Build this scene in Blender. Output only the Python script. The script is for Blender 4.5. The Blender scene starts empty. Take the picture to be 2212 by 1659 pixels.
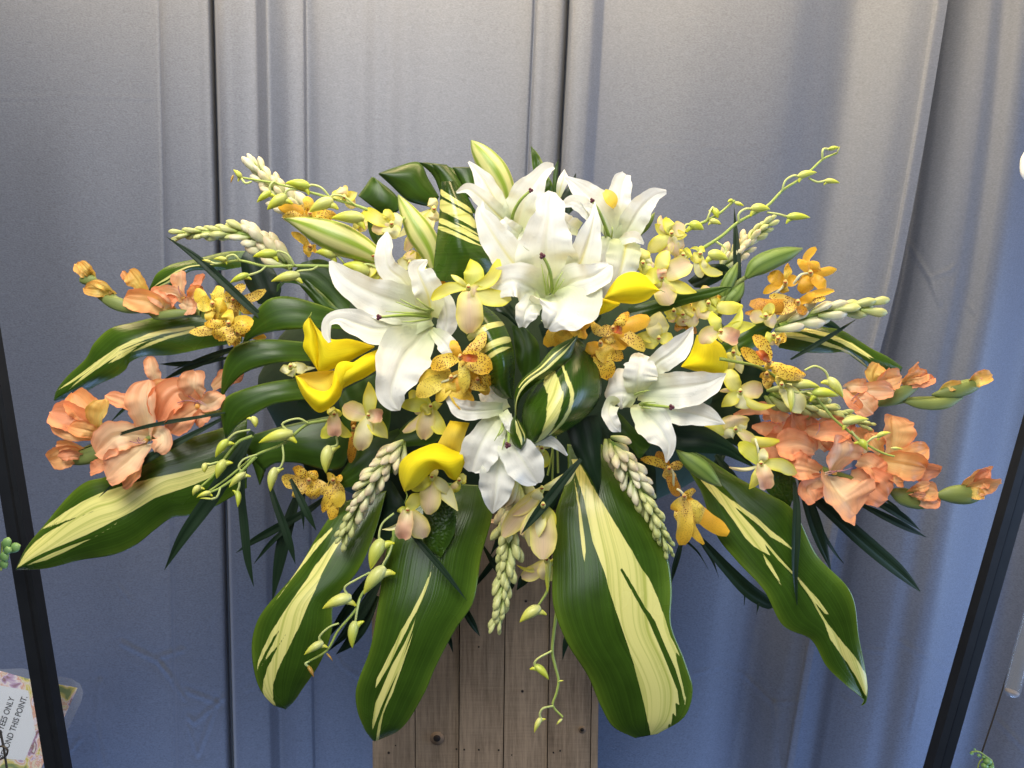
import bpy, math, random
import numpy as np
from mathutils import Vector, Matrix

random.seed(7)
rng = np.random.default_rng(7)
scene = bpy.context.scene
COL = scene.collection

# ---------------------------------------------------------------- camera
cam = bpy.data.objects.new("camera", bpy.data.cameras.new("camera"))
COL.objects.link(cam)
cam.data.lens = 26.0
cam.data.sensor_width = 36.0
cam.data.clip_start = 0.02
cam.data.clip_end = 50
cam.location = (0, -1.0, 1.45)
cam.rotation_euler = (math.radians(82), 0, 0)
scene.camera = cam
CM = Matrix.Translation(Vector(cam.location)) @ cam.rotation_euler.to_matrix().to_4x4()
CMn = np.array(CM)
FOC = 26.0 / 36.0 * 2212.0                     # focal length in picture units

# ---------------------------------------------------------------- light
world = bpy.data.worlds.new("World")
scene.world = world
world.use_nodes = True
wb = world.node_tree.nodes["Background"]
wb.inputs[0].default_value = (0.52, 0.66, 1.0, 1)
wb.inputs[1].default_value = 0.05


def area(name, pos, target, size, power, color, sy=None):
    l = bpy.data.lights.new(name, 'AREA')
    l.shape = 'RECTANGLE'
    l.size = size
    l.size_y = sy or size
    l.energy = power
    l.color = color
    o = bpy.data.objects.new(name, l)
    COL.objects.link(o)
    a = CM @ Vector(pos)
    b = CM @ Vector(target)
    o.location = a
    o.rotation_euler = (b - a).to_track_quat('-Z', 'Y').to_euler()
    return o


# positions in camera axes (right, up, towards the viewer), metres
area("shop_window_light", (-0.35, 1.15, 0.35), (0.0, -0.05, -0.95), 1.3, 45, (1.0, 0.965, 0.90), 0.8)
area("front_window_light", (-0.65, 0.4, 1.7), (0.0, -0.15, -1.0), 1.3, 15, (0.88, 0.94, 1.0), 1.1)
area("ceiling_lamp", (-0.2, 1.25, -1.0), (-0.1, 0.55, -1.45), 2.6, 52.0, (1.0, 0.76, 0.43), 0.3)
area("side_window_light", (2.0, -0.4, -0.75), (0.7, -0.4, -1.42), 0.7, 27, (0.46, 0.65, 1.0), 1.3)
low = area("low_blue_fill", (0.0, -1.3, -1.27), (0.0, -0.1, -1.46), 3.4, 12, (0.36, 0.56, 1.0), 0.2)  # added blue fill out of view below, no window; tints the lower curtain
low.data.spread = math.radians(56)
sl = bpy.data.lights.new("sheen_spot", 'SPOT')  # added spot at the mirror angle, put there to raise the curtain sheen
sl.energy, sl.spot_size, sl.spot_blend, sl.shadow_soft_size, sl.color = 115, math.radians(17), 1.0, .12, (1.0, .97, .93)
so = bpy.data.objects.new("sheen_spot", sl)
COL.objects.link(so)
so.location = CM @ Vector((-0.87, 0.84, 1.63))
so.rotation_euler = ((CM @ Vector((-0.30, 0.52, -1.4))) - so.location).to_track_quat('-Z', 'Y').to_euler()
scene.view_settings.view_transform = 'Standard'
scene.view_settings.look = 'None'
scene.view_settings.exposure = 0.0
scene.view_settings.gamma = 1.0
scene.render.engine = 'CYCLES'


# ---------------------------------------------------------------- helpers
def lin(c):
    return tuple((x / 12.92 if x <= .04045 else ((x + .055) / 1.055) ** 2.4) for x in c)


OFF = {0: (0, 0), 1: (0, 493.7), 2: (438.9, 274.3), 3: (932.6, 274.3), 4: (1371.5, 274.3), 5: (1645.8, 493.7),
       6: (0, 822.9), 7: (438.9, 603.5), 8: (877.8, 603.5), 9: (1316.6, 658.3), 10: (1663.4, 822.9),
       11: (493.7, 932.6), 12: (932.6, 932.6), 13: (1371.5, 932.6), 14: (0, 1247.5), 15: (493.7, 1247.5),
       16: (932.6, 1247.5), 17: (1371.5, 1247.5), 18: (1827.9, 1247.5)}


def K(r):
    return 1.0 if r == 0 else 1 / 4.032


def uv(r, p):
    """survey sheet r: coordinates on the sheet -> bearing from the viewpoint"""
    p = np.asarray(p, float)
    o = OFF[r]
    return np.stack([o[0] + p[..., 0] * K(r), o[1] + p[..., 1] * K(r)], -1)


def camspace(UV, d):
    d = np.broadcast_to(np.asarray(d, float), UV.shape[:-1])
    return np.stack([(UV[..., 0] - 1106) / FOC * d, (829.5 - UV[..., 1]) / FOC * d, -d], -1)


def toworld(c):
    return c @ CMn[:3, :3].T + CMn[:3, 3]


def pt(r, x, y, d):
    return Vector(toworld(camspace(uv(r, (x, y)), d)))


def resample(pts, n):
    p = np.asarray(pts, float)
    if len(p) == 2:
        return p[0] + (p[1] - p[0]) * np.linspace(0, 1, n)[:, None]
    s = np.concatenate([[0], np.cumsum(np.maximum(np.linalg.norm(np.diff(p[:, :2], axis=0), axis=1), 1e-4))])
    m = np.zeros_like(p)
    m[1:-1] = (p[2:] - p[:-2]) / (s[2:] - s[:-2])[:, None]
    m[0] = (p[1] - p[0]) / (s[1] - s[0])
    m[-1] = (p[-1] - p[-2]) / (s[-1] - s[-2])
    q = np.linspace(0, s[-1], n)
    i = np.clip(np.searchsorted(s, q, side='right') - 1, 0, len(p) - 2)
    h = s[i + 1] - s[i]
    t = ((q - s[i]) / h)[:, None]
    h = h[:, None]
    return ((2 * t**3 - 3 * t**2 + 1) * p[i] + (t**3 - 2 * t**2 + t) * h * m[i]
            + (-2 * t**3 + 3 * t**2) * p[i + 1] + (t**3 - t**2) * h * m[i + 1])


def unit(v):
    return v / np.maximum(np.linalg.norm(v, axis=-1, keepdims=True), 1e-9)


def zcurve(zc, t):
    """three values -> quadratic through them"""
    a, b, c = zc
    return a * (1 - t) * (1 - 2 * t) + 4 * b * t * (1 - t) + c * t * (2 * t - 1)


def colr(c0, c1, c2, edge=None, rib=None, ribw=.12, spot=0.0, edgep=4):
    c0, c1, c2 = (np.array(c) for c in (c0, c1, c2))

    def f(x, t):
        t3 = t[..., None]
        c = np.where(t3 < .5, c0 + (c1 - c0) * t3 * 2, c1 + (c2 - c1) * (t3 * 2 - 1))
        if edge is not None:
            k = (np.abs(x)**edgep)[..., None]
            c = c * (1 - k) + np.array(edge) * k
        if rib is not None:
            k = (np.exp(-(x / ribw)**2) * .8 * np.clip(1.15 - t, 0, 1))[..., None]
            c = c * (1 - k) + np.array(rib) * k
        a = np.broadcast_to(np.asarray(spot * np.clip(1.25 - t * .5, 0, 1)), x.shape)[..., None]
        return np.concatenate([c, a], -1)
    return f


class M:
    """collects surfaces in world space; build() links them as one mesh object"""

    def __init__(s):
        s.v, s.f, s.uv, s.c, s.var, s.n = [], [], [], [], [], 0

    def grid(s, W, X, T, C, var=None, wrap=False):
        nt, nx = W.shape[:2]
        s.v.append(W.reshape(-1, 3))
        s.uv.append(np.stack([X * .5 + .5, T], -1).reshape(-1, 2))
        s.c.append(C.reshape(-1, 4))
        s.var.append((np.full(X.shape, -1.0) if var is None else var).reshape(-1))
        b = s.n
        for i in range(nt - 1):
            for j in range(nx - 1 + (1 if wrap else 0)):
                j2 = (j + 1) % nx
                s.f.append((b + i * nx + j, b + i * nx + j2, b + (i + 1) * nx + j2, b + (i + 1) * nx + j))
        s.n += nt * nx

    def blade(s, r, st, d, zc=(0, 6, 0), cup=.15, ruf=0., rf=3., nx=9, nt=18, col=None, twist=(0, 0), wob=.6, crease=0., var=None, pleat=0., nick=0.):
        p = resample([tuple(q) + (0,) * (4 - len(q)) for q in st], nt)
        t = np.linspace(0, 1, nt)
        dep = d - zcurve(zc, t) / 1000.0
        c = camspace(uv(r, p[:, :2]), dep)
        k = K(r) / FOC * d
        wl, wr = np.maximum(p[:, 2] * k, 2e-4), np.maximum(p[:, 3] * k, 2e-4)
        tg = unit(np.gradient(c, axis=0))
        lf = unit(np.stack([-tg[:, 1], tg[:, 0], np.zeros(nt)], -1))
        n = np.cross(tg, lf)
        tw = np.radians(twist[0] + (twist[1] - twist[0]) * t)[:, None]
        lf, n = lf * np.cos(tw) + n * np.sin(tw), n * np.cos(tw) - lf * np.sin(tw)
        x = np.linspace(-1, 1, nx)
        X, T = np.meshgrid(x, t)
        wm = (wl + wr)[:, None] * .5
        w = np.where(X > 0, wl[:, None], wr[:, None]) * X
        ph = rng.uniform(0, 6.28, 6)
        off = cup * wm * (X**2 - .2)
        env = np.sin(np.pi * np.clip(T, 0, 1))**.5
        off += ruf * wm * np.abs(X)**1.6 * np.sin(6.283 * rf * T + np.where(X > 0, ph[0], ph[1])) * env
        off += ruf * .45 * wm * np.abs(X)**1.3 * np.sin(6.283 * rf * 2.3 * T + np.where(X > 0, ph[4], ph[5])) * env
        off += wob * .001 * (np.sin(2.3 * X + 5 * T + ph[2]) + np.sin(9 * T + 1.5 * X + ph[3]))
        off -= crease * wm * np.exp(-(X / .13)**2)
        w = w * (1 + min(ruf, .2) * .25 * np.sin(6.283 * rf * 1.7 * T + ph[4] + 2 * X) * np.abs(X)) * (1 + nick * np.sin(41 * T + ph[0] + 3 * X) * np.sin(23 * T + ph[2]) * np.abs(X)**3)
        off += pleat * wm * np.sin(7.5 * X + ph[5] + 1.5 * T) * np.clip(1.1 - .5 * np.abs(X), 0, 1) * np.clip(T * 2, 0, 1)
        off += pleat * .5 * wm * np.sin(15 * X + ph[1] - 2 * T) * np.clip(T * 1.5, 0, 1)
        W = toworld(c[:, None, :] + lf[:, None, :] * w[..., None] + n[:, None, :] * off[..., None])
        s.grid(W, X, T, col(X, T), None if var is None else var(X, T))

    def patch(s, r, A, B, d, bulge=10, zt=(0, 0, 0), fold=0., ruf=0., rf=3, nx=13, nt=26, col=None, var=None, wob=.6, swap=False):
        def z3(L):
            return [tuple(q) + (0,) * (3 - len(q)) for q in L]
        a, b = resample(z3(A), nt), resample(z3(B), nt)
        t = np.linspace(0, 1, nt)
        x = np.linspace(-1, 1, nx)
        X, T = np.meshgrid(x, t)
        h = ((X + 1) / 2)[..., None]
        q = a[:, None, :] * (1 - h) + b[:, None, :] * h
        ph = rng.uniform(0, 6.28, 4)
        z = q[..., 2] + bulge * (1 - X**2) * np.sin(np.pi * np.clip(T * .9 + .05, 0, 1))**.6 + zcurve(zt, T)
        z = z + fold * np.abs(X) - fold + ruf * np.abs(X)**2 * np.sin(6.283 * rf * T + np.where(X > 0, ph[0], ph[1]))
        z = z + wob * (np.sin(2.3 * X + 5 * T + ph[2]) + np.sin(9 * T + 1.5 * X + ph[3]))
        W = toworld(camspace(uv(r, q[..., :2]), d - z / 1000))
        vv = None if var is None else (var(uv(r, q[..., :2])) if getattr(var, 'flat', False) else var(X, T))
        s.grid(W, X, T, col(X, T), vv)
        if swap:
            s.uv[-1] = s.uv[-1][:, ::-1]

    def pod(s, r, st, d, zc=(0, 0, 0), col=None, nx=12, nt=14, ridge=0., nr=3, flat=1.0):
        """closed swelling body along st = (x, y, radius)"""
        p = resample([tuple(q) for q in st], nt)
        t = np.linspace(0, 1, nt)
        dep = d - zcurve(zc, t) / 1000
        c = camspace(uv(r, p[:, :2]), dep)
        R = np.maximum(p[:, 2] * K(r) / FOC * d, 1.5e-4)
        tg = unit(np.gradient(c, axis=0))
        lf = unit(np.stack([-tg[:, 1], tg[:, 0], np.zeros(nt)], -1))
        n = np.cross(tg, lf)
        a = np.linspace(0, 2 * np.pi, nx, endpoint=False)
        A, T = np.meshgrid(a, t)
        rad = R[:, None] * (1 + ridge * np.cos(nr * A + 1.57))
        W = c[:, None] + lf[:, None] * (rad * np.cos(A))[..., None] + n[:, None] * (rad * flat * np.sin(A))[..., None]
        X = np.cos(nr * A + 1.57)
        s.grid(toworld(W), X, T, col(X, T), wrap=True)

    def stick(s, r, pts, rad, d, zc=(0, 0, 0), col=None, nt=None, nx=7):
        """stem; rad in sheet units, may be a pair for a taper"""
        r0, r1 = rad if isinstance(rad, tuple) else (rad, rad)
        m = len(pts)
        st = [(q[0], q[1], r0 + (r1 - r0) * i / max(1, m - 1)) for i, q in enumerate(pts)]
        s.pod(r, st, d, zc, col, nx, nt or max(6, 3 * m))

    def box(s, quad_front, depth, col):
        """front face: four world points; pushed back by the vector depth"""
        F = [np.array(q) for q in quad_front]
        Bk = [q + np.array(depth) for q in F]
        b = s.n
        s.v.append(np.array(F + Bk))
        s.uv.append(np.array([[0, 0], [1, 0], [1, 1], [0, 1]] * 2, float))
        s.c.append(np.tile(np.array(list(col) + [0.0]), (8, 1)))
        s.var.append(np.full(8, -1.0))
        for f in ((0, 1, 2, 3), (7, 6, 5, 4), (4, 5, 1, 0), (5, 6, 2, 1), (6, 7, 3, 2), (7, 4, 0, 3)):
            s.f.append(tuple(b + i for i in f))
        s.n += 8

    def build(s, name, mat, parent=None, flat=False, solid=0):
        v = np.concatenate(s.v)
        org = world_loc(parent) if parent is not None else Vector(v.mean(0))
        me = bpy.data.meshes.new(name)
        me.from_pydata((v - np.array(org)).tolist(), [], s.f)
        uvl = me.uv_layers.new(name="UVMap")
        idx = np.empty(len(me.loops), dtype=np.int32)
        me.loops.foreach_get("vertex_index", idx)
        uvl.data.foreach_set("uv", np.concatenate(s.uv)[idx].astype(np.float32).ravel())
        ca = me.color_attributes.new("col", 'FLOAT_COLOR', 'POINT')
        ca.data.foreach_set("color", np.concatenate(s.c).astype(np.float32).ravel())
        va = me.attributes.new("var", 'FLOAT', 'POINT')
        va.data.foreach_set("value", np.concatenate(s.var).astype(np.float32))
        if not flat:
            me.polygons.foreach_set("use_smooth", np.ones(len(me.polygons), dtype=bool))
        me.materials.append(mat)
        o = bpy.data.objects.new(name, me)
        COL.objects.link(o)
        if parent is not None:
            o.parent = parent
        else:
            o.location = org
        if solid:
            md = o.modifiers.new("thickness", 'SOLIDIFY')
            md.thickness = solid
            md.offset = 0
        return o


def world_loc(o):
    l = Vector((0, 0, 0))
    while o is not None:
        l = l + o.location
        o = o.parent
    return l


def tag(o, label, cat, group=None, kind=None):
    o["label"] = label
    o["category"] = cat
    if group:
        o["group"] = group
    if kind:
        o["kind"] = kind
    return o


def thing(name, label, cat, loc, group=None):
    o = bpy.data.objects.new(name, None)
    o.empty_display_size = .02
    COL.objects.link(o)
    o.location = loc
    return tag(o, label, cat, group)


# ---------------------------------------------------------------- materials
def newmat(name):
    m = bpy.data.materials.new(name)
    m.use_nodes = True
    nt = m.node_tree
    nt.nodes.clear()
    return m, nt, nt.nodes, nt.links


def ND(ns, typ, **kw):
    n = ns.new(typ)
    for k, v in kw.items():
        setattr(n, k, v)
    return n


def mathn(ns, ls, op, a, b=None, clamp=False):
    n = ND(ns, 'ShaderNodeMath', operation=op, use_clamp=clamp)
    for i, q in enumerate((a, b)):
        if q is None:
            continue
        if hasattr(q, 'links'):
            ls.new(q, n.inputs[i])
        else:
            n.inputs[i].default_value = q
    return n.outputs[0]


def mixc(ns, ls, f, a, b, mode='MIX'):
    n = ND(ns, 'ShaderNodeMix', data_type='RGBA', blend_type=mode)
    for i, q in ((0, f), (6, a), (7, b)):
        if hasattr(q, 'links'):
            ls.new(q, n.inputs[i])
        elif isinstance(q, (int, float)):
            n.inputs[i].default_value = q
        else:
            n.inputs[i].default_value = tuple(q) + (1,)
    return n.outputs[2]


def uvnoise(ns, ls, sx, sy, detail=3, scale=1.0, coord='UV'):
    tc = ND(ns, 'ShaderNodeTexCoord')
    mp = ND(ns, 'ShaderNodeMapping')
    mp.inputs['Scale'].default_value = (sx, sy, sx if coord != 'UV' else 1)
    ls.new(tc.outputs[coord], mp.inputs[0])
    no = ND(ns, 'ShaderNodeTexNoise')
    no.inputs['Scale'].default_value = scale
    no.inputs['Detail'].default_value = detail
    ls.new(mp.outputs[0], no.inputs['Vector'])
    return no.outputs[0]


def petal_mat(name, rough=.5, transl=.25, vein=.12, bump=.25, spots=None, dots=False, spec=.35, sheen=0.0):
    m, nt, ns, ls = newmat(name)
    at = ND(ns, 'ShaderNodeAttribute', attribute_name='col')
    base = at.outputs['Color']
    v = uvnoise(ns, ls, 22, 1.6, 3)
    big = uvnoise(ns, ls, 60, 60, 2, 1.0, 'Object')
    f = mathn(ns, ls, 'ADD', mathn(ns, ls, 'MULTIPLY', v, vein * 2), 1 - vein)
    f = mathn(ns, ls, 'MULTIPLY', f, mathn(ns, ls, 'ADD', mathn(ns, ls, 'MULTIPLY', big, .16), .92))
    vm = ND(ns, 'ShaderNodeVectorMath', operation='SCALE')
    ls.new(base, vm.inputs[0])
    ls.new(f, vm.inputs['Scale'])
    c = vm.outputs[0]
    height = v
    if spots is not None:
        tc = ND(ns, 'ShaderNodeTexCoord')
        vo = ND(ns, 'ShaderNodeTexVoronoi')
        vo.inputs['Scale'].default_value = 520
        ls.new(tc.outputs['Object'], vo.inputs['Vector'])
        k = mathn(ns, ls, 'LESS_THAN', vo.outputs['Distance'], .36)
        big2 = uvnoise(ns, ls, 110, 110, 1, 1.0, 'Object')
        k = mathn(ns, ls, 'MULTIPLY', k, mathn(ns, ls, 'GREATER_THAN', big2, .36))
        k = mathn(ns, ls, 'MULTIPLY', k, at.outputs['Alpha'], True)
        c = mixc(ns, ls, k, c, spots)
    if dots:                                     # small raised papillae
        tc = ND(ns, 'ShaderNodeTexCoord')
        vo = ND(ns, 'ShaderNodeTexVoronoi')
        vo.inputs['Scale'].default_value = 190
        ls.new(tc.outputs['Object'], vo.inputs['Vector'])
        k = mathn(ns, ls, 'SUBTRACT', .28, vo.outputs['Distance'], True)
        height = mathn(ns, ls, 'ADD', v, mathn(ns, ls, 'MULTIPLY', k, 2.2))
    bp = ND(ns, 'ShaderNodeBump')
    bp.inputs['Strength'].default_value = bump
    bp.inputs['Distance'].default_value = .0012
    ls.new(height, bp.inputs['Height'])
    pb = ND(ns, 'ShaderNodeBsdfPrincipled')
    pb.inputs['Roughness'].default_value = rough
    pb.inputs['Specular IOR Level'].default_value = spec
    pb.inputs['Sheen Weight'].default_value = sheen
    ls.new(c, pb.inputs['Base Color'])
    ls.new(bp.outputs[0], pb.inputs['Normal'])
    tr = ND(ns, 'ShaderNodeBsdfTranslucent')
    ls.new(c, tr.inputs[0])
    mx = ND(ns, 'ShaderNodeMixShader')
    mx.inputs[0].default_value = transl
    ls.new(pb.outputs[0], mx.inputs[1])
    ls.new(tr.outputs[0], mx.inputs[2])
    out = ND(ns, 'ShaderNodeOutputMaterial')
    ls.new(mx.outputs[0], out.inputs[0])
    return m


def leaf_mat(name, rough=.3, cream=(.82, .78, .27), bump=.4, spec=.38, veins=40, crinkle=0.0):
    m, nt, ns, ls = newmat(name)
    at = ND(ns, 'ShaderNodeAttribute', attribute_name='col')
    va = ND(ns, 'ShaderNodeAttribute', attribute_name='var')
    v = uvnoise(ns, ls, veins, .7, 3)
    v2 = uvnoise(ns, ls, veins * .6, .45, 4)
    big = uvnoise(ns, ls, 25, 25, 2, 1.0, 'Object')
    f = mathn(ns, ls, 'ADD', mathn(ns, ls, 'MULTIPLY', v, 1.0), .42)
    f = mathn(ns, ls, 'MULTIPLY', f, mathn(ns, ls, 'ADD', mathn(ns, ls, 'MULTIPLY', big, .7), .62))
    vm = ND(ns, 'ShaderNodeVectorMath', operation='SCALE')
    ls.new(at.outputs['Color'], vm.inputs[0])
    ls.new(f, vm.inputs['Scale'])
    # variegation: the signed field from the mesh, frayed by a streaky noise
    k = mathn(ns, ls, 'ADD', va.outputs['Fac'], mathn(ns, ls, 'MULTIPLY', mathn(ns, ls, 'SUBTRACT', v2, .5), .13))
    k = mathn(ns, ls, 'MULTIPLY', mathn(ns, ls, 'ADD', k, .008), 45.0, True)
    cr = mixc(ns, ls, mathn(ns, ls, 'MULTIPLY', mathn(ns, ls, 'SUBTRACT', v2, .47), 5.0, True), cream, (.50, .53, .12))
    c = mixc(ns, ls, k, vm.outputs[0], cr)
    h = v
    if crinkle:
        tc = ND(ns, 'ShaderNodeTexCoord')
        vo = ND(ns, 'ShaderNodeTexVoronoi', feature='DISTANCE_TO_EDGE')
        vo.inputs['Scale'].default_value = 160
        ls.new(tc.outputs['Object'], vo.inputs['Vector'])
        h = mathn(ns, ls, 'ADD', v, mathn(ns, ls, 'MULTIPLY', vo.outputs['Distance'], crinkle))
    bp = ND(ns, 'ShaderNodeBump')
    bp.inputs['Strength'].default_value = bump
    bp.inputs['Distance'].default_value = .001
    ls.new(h, bp.inputs['Height'])
    pb = ND(ns, 'ShaderNodeBsdfPrincipled')
    ro = mathn(ns, ls, 'ADD', mathn(ns, ls, 'MULTIPLY', big, .2), rough - .1)
    ls.new(ro, pb.inputs['Roughness'])
    pb.inputs['Specular IOR Level'].default_value = spec
    ls.new(c, pb.inputs['Base Color'])
    ls.new(bp.outputs[0], pb.inputs['Normal'])
    tr = ND(ns, 'ShaderNodeBsdfTranslucent')
    ls.new(c, tr.inputs[0])
    mx = ND(ns, 'ShaderNodeMixShader')
    mx.inputs[0].default_value = .15
    ls.new(pb.outputs[0], mx.inputs[1])
    ls.new(tr.outputs[0], mx.inputs[2])
    out = ND(ns, 'ShaderNodeOutputMaterial')
    ls.new(mx.outputs[0], out.inputs[0])
    return m


def plain_mat(name, color, rough=.5, metal=0., noise=.15, nscale=40, bump=0., spec=.5):
    m, nt, ns, ls = newmat(name)
    no = uvnoise(ns, ls, nscale, nscale, 4, 1.0, 'Object')
    f = mathn(ns, ls, 'ADD', mathn(ns, ls, 'MULTIPLY', no, noise * 2), 1 - noise)
    vm = ND(ns, 'ShaderNodeVectorMath', operation='SCALE')
    vm.inputs[0].default_value = color
    ls.new(f, vm.inputs['Scale'])
    pb = ND(ns, 'ShaderNodeBsdfPrincipled')
    pb.inputs['Roughness'].default_value = rough
    pb.inputs['Metallic'].default_value = metal
    pb.inputs['Specular IOR Level'].default_value = spec
    ls.new(vm.outputs[0], pb.inputs['Base Color'])
    if bump:
        bp = ND(ns, 'ShaderNodeBump')
        bp.inputs['Strength'].default_value = bump
        bp.inputs['Distance'].default_value = .002
        ls.new(no, bp.inputs['Height'])
        ls.new(bp.outputs[0], pb.inputs['Normal'])
    out = ND(ns, 'ShaderNodeOutputMaterial')
    ls.new(pb.outputs[0], out.inputs[0])
    return m


def curtain_mat():
    m, nt, ns, ls = newmat("satin_curtain")
    tc = ND(ns, 'ShaderNodeTexCoord')

    def noise(sc, sx, sy, det):
        mp = ND(ns, 'ShaderNodeMapping')
        mp.inputs['Scale'].default_value = (sx, sx, sy)
        ls.new(tc.outputs['Object'], mp.inputs[0])
        n = ND(ns, 'ShaderNodeTexNoise')
        n.inputs['Scale'].default_value = sc
        n.inputs['Detail'].default_value = det
        ls.new(mp.outputs[0], n.inputs['Vector'])
        return n.outputs[0]
    weave = noise(330, .8, 1.5, 2)
    slub = noise(60, .6, 6, 3)
    wr = noise(5, 1.2, 1, 3)
    f = mathn(ns, ls, 'ADD', mathn(ns, ls, 'MULTIPLY', weave, .9), .52)
    f = mathn(ns, ls, 'MULTIPLY', f, mathn(ns, ls, 'ADD', mathn(ns, ls, 'MULTIPLY', slub, .16), .94))
    vm = ND(ns, 'ShaderNodeVectorMath', operation='SCALE')
    vm.inputs[0].default_value = (.083, .098, .140)
    ls.new(f, vm.inputs['Scale'])
    pb = ND(ns, 'ShaderNodeBsdfPrincipled')
    ls.new(vm.outputs[0], pb.inputs['Base Color'])
    pb.inputs['Roughness'].default_value = .54
    pb.inputs['Specular IOR Level'].default_value = .42
    pb.inputs['Sheen Weight'].default_value = .1
    b1 = ND(ns, 'ShaderNodeBump')
    b1.inputs['Strength'].default_value = .12
    b1.inputs['Distance'].default_value = .012
    ls.new(wr, b1.inputs['Height'])
    b2 = ND(ns, 'ShaderNodeBump')
    b2.inputs['Strength'].default_value = .35
    b2.inputs['Distance'].default_value = .0008
    ls.new(weave, b2.inputs['Height'])
    ls.new(b1.outputs[0], b2.inputs['Normal'])
    ls.new(b2.outputs[0], pb.inputs['Normal'])
    out = ND(ns, 'ShaderNodeOutputMaterial')
    ls.new(pb.outputs[0], out.inputs[0])
    return m


def wood_mat():
    m, nt, ns, ls = newmat("weathered_wood")
    tc = ND(ns, 'ShaderNodeTexCoord')
    oi = ND(ns, 'ShaderNodeObjectInfo')

    def noise(sc, sx, sz, det, rough=.6):
        mp = ND(ns, 'ShaderNodeMapping')
        mp.inputs['Scale'].default_value = (sx, sx, sz)
        cb = ND(ns, 'ShaderNodeCombineXYZ')
        for i in range(3):
            ls.new(mathn(ns, ls, 'MULTIPLY', oi.outputs['Random'], 7.0 + i), cb.inputs[i])
        ls.new(cb.outputs[0], mp.inputs['Location'])
        ls.new(tc.outputs['Object'], mp.inputs[0])
        n = ND(ns, 'ShaderNodeTexNoise')
        n.inputs['Scale'].default_value = sc
        n.inputs['Detail'].default_value = det
        n.inputs['Roughness'].default_value = rough
        ls.new(mp.outputs[0], n.inputs['Vector'])
        return n.outputs[0]
    grain = noise(230, 1, .035, 6, .7)
    broad = noise(30, 1, .12, 4)
    saw = noise(420, .04, 1, 2)
    blot = noise(9, 1, 1, 3)
    cr = ND(ns, 'ShaderNodeValToRGB')
    e = cr.color_ramp.elements
    e[0].position, e[0].color = .36, (.12, .080, .050, 1)
    e[1].position, e[1].color = .66, (.46, .335, .230, 1)
    g = mathn(ns, ls, 'ADD', mathn(ns, ls, 'MULTIPLY', grain, .55), mathn(ns, ls, 'MULTIPLY', broad, .45))
    g = mathn(ns, ls, 'ADD', g, mathn(ns, ls, 'MULTIPLY', mathn(ns, ls, 'SUBTRACT', saw, .5), .14))
    g = mathn(ns, ls, 'ADD', g, mathn(ns, ls, 'MULTIPLY', mathn(ns, ls, 'SUBTRACT', oi.outputs['Random'], .5), .10))
    ls.new(g, cr.inputs[0])
    c = mixc(ns, ls, mathn(ns, ls, 'MULTIPLY', blot, .55), cr.outputs[0], (.27, .22, .17))
    pb = ND(ns, 'ShaderNodeBsdfPrincipled')
    ls.new(c, pb.inputs['Base Color'])
    pb.inputs['Roughness'].default_value = .75
    pb.inputs['Specular IOR Level'].default_value = .25
    bp = ND(ns, 'ShaderNodeBump')
    bp.inputs['Strength'].default_value = .5
    bp.inputs['Distance'].default_value = .001
    ls.new(g, bp.inputs['Height'])
    ls.new(bp.outputs[0], pb.inputs['Normal'])
    out = ND(ns, 'ShaderNodeOutputMaterial')
    ls.new(pb.outputs[0], out.inputs[0])
    return m


def print_mat():
    """watercolour flower print round the sign"""
    m, nt, ns, ls = newmat("flower_print")
    tc = ND(ns, 'ShaderNodeTexCoord')
    n = ND(ns, 'ShaderNodeTexNoise')
    n.inputs['Scale'].default_value = 26
    n.inputs['Detail'].default_value = 3
    n.inputs['Distortion'].default_value = 1.5
    ls.new(tc.outputs['Object'], n.inputs['Vector'])
    cr = ND(ns, 'ShaderNodeValToRGB')
    el = cr.color_ramp.elements
    el[0].position, el[0].color = .3, (.16, .25, .02, 1)
    el[1].position, el[1].color = .72, (.75, .72, .75, 1)
    for p, c in ((.38, (.75, .62, .1, 1)), (.44, (.8, .75, .62, 1)), (.5, (.75, .35, .22, 1)), (.55, (.85, .8, .85, 1)),
                 (.6, (.5, .32, .55, 1)), (.66, (.22, .06, .05, 1))):
        x = el.new(p)
        x.color = c
    ls.new(n.outputs[0], cr.inputs[0])
    pb = ND(ns, 'ShaderNodeBsdfPrincipled')
    pb.inputs['Roughness'].default_value = .3
    ls.new(cr.outputs[0], pb.inputs['Base Color'])
    out = ND(ns, 'ShaderNodeOutputMaterial')
    ls.new(pb.outputs[0], out.inputs[0])
    return m


def clear_mat(name, fac, rough=.1, color=(1, 1, 1)):
    m, nt, ns, ls = newmat(name)
    tr = ND(ns, 'ShaderNodeBsdfTransparent')
    pb = ND(ns, 'ShaderNodeBsdfPrincipled')
    pb.inputs['Base Color'].default_value = tuple(color) + (1,)
    pb.inputs['Roughness'].default_value = rough
    mx = ND(ns, 'ShaderNodeMixShader')
    mx.inputs[0].default_value = fac
    ls.new(tr.outputs[0], mx.inputs[1])
    ls.new(pb.outputs[0], mx.inputs[2])
    out = ND(ns, 'ShaderNodeOutputMaterial')
    ls.new(mx.outputs[0], out.inputs[0])
    return m


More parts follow.
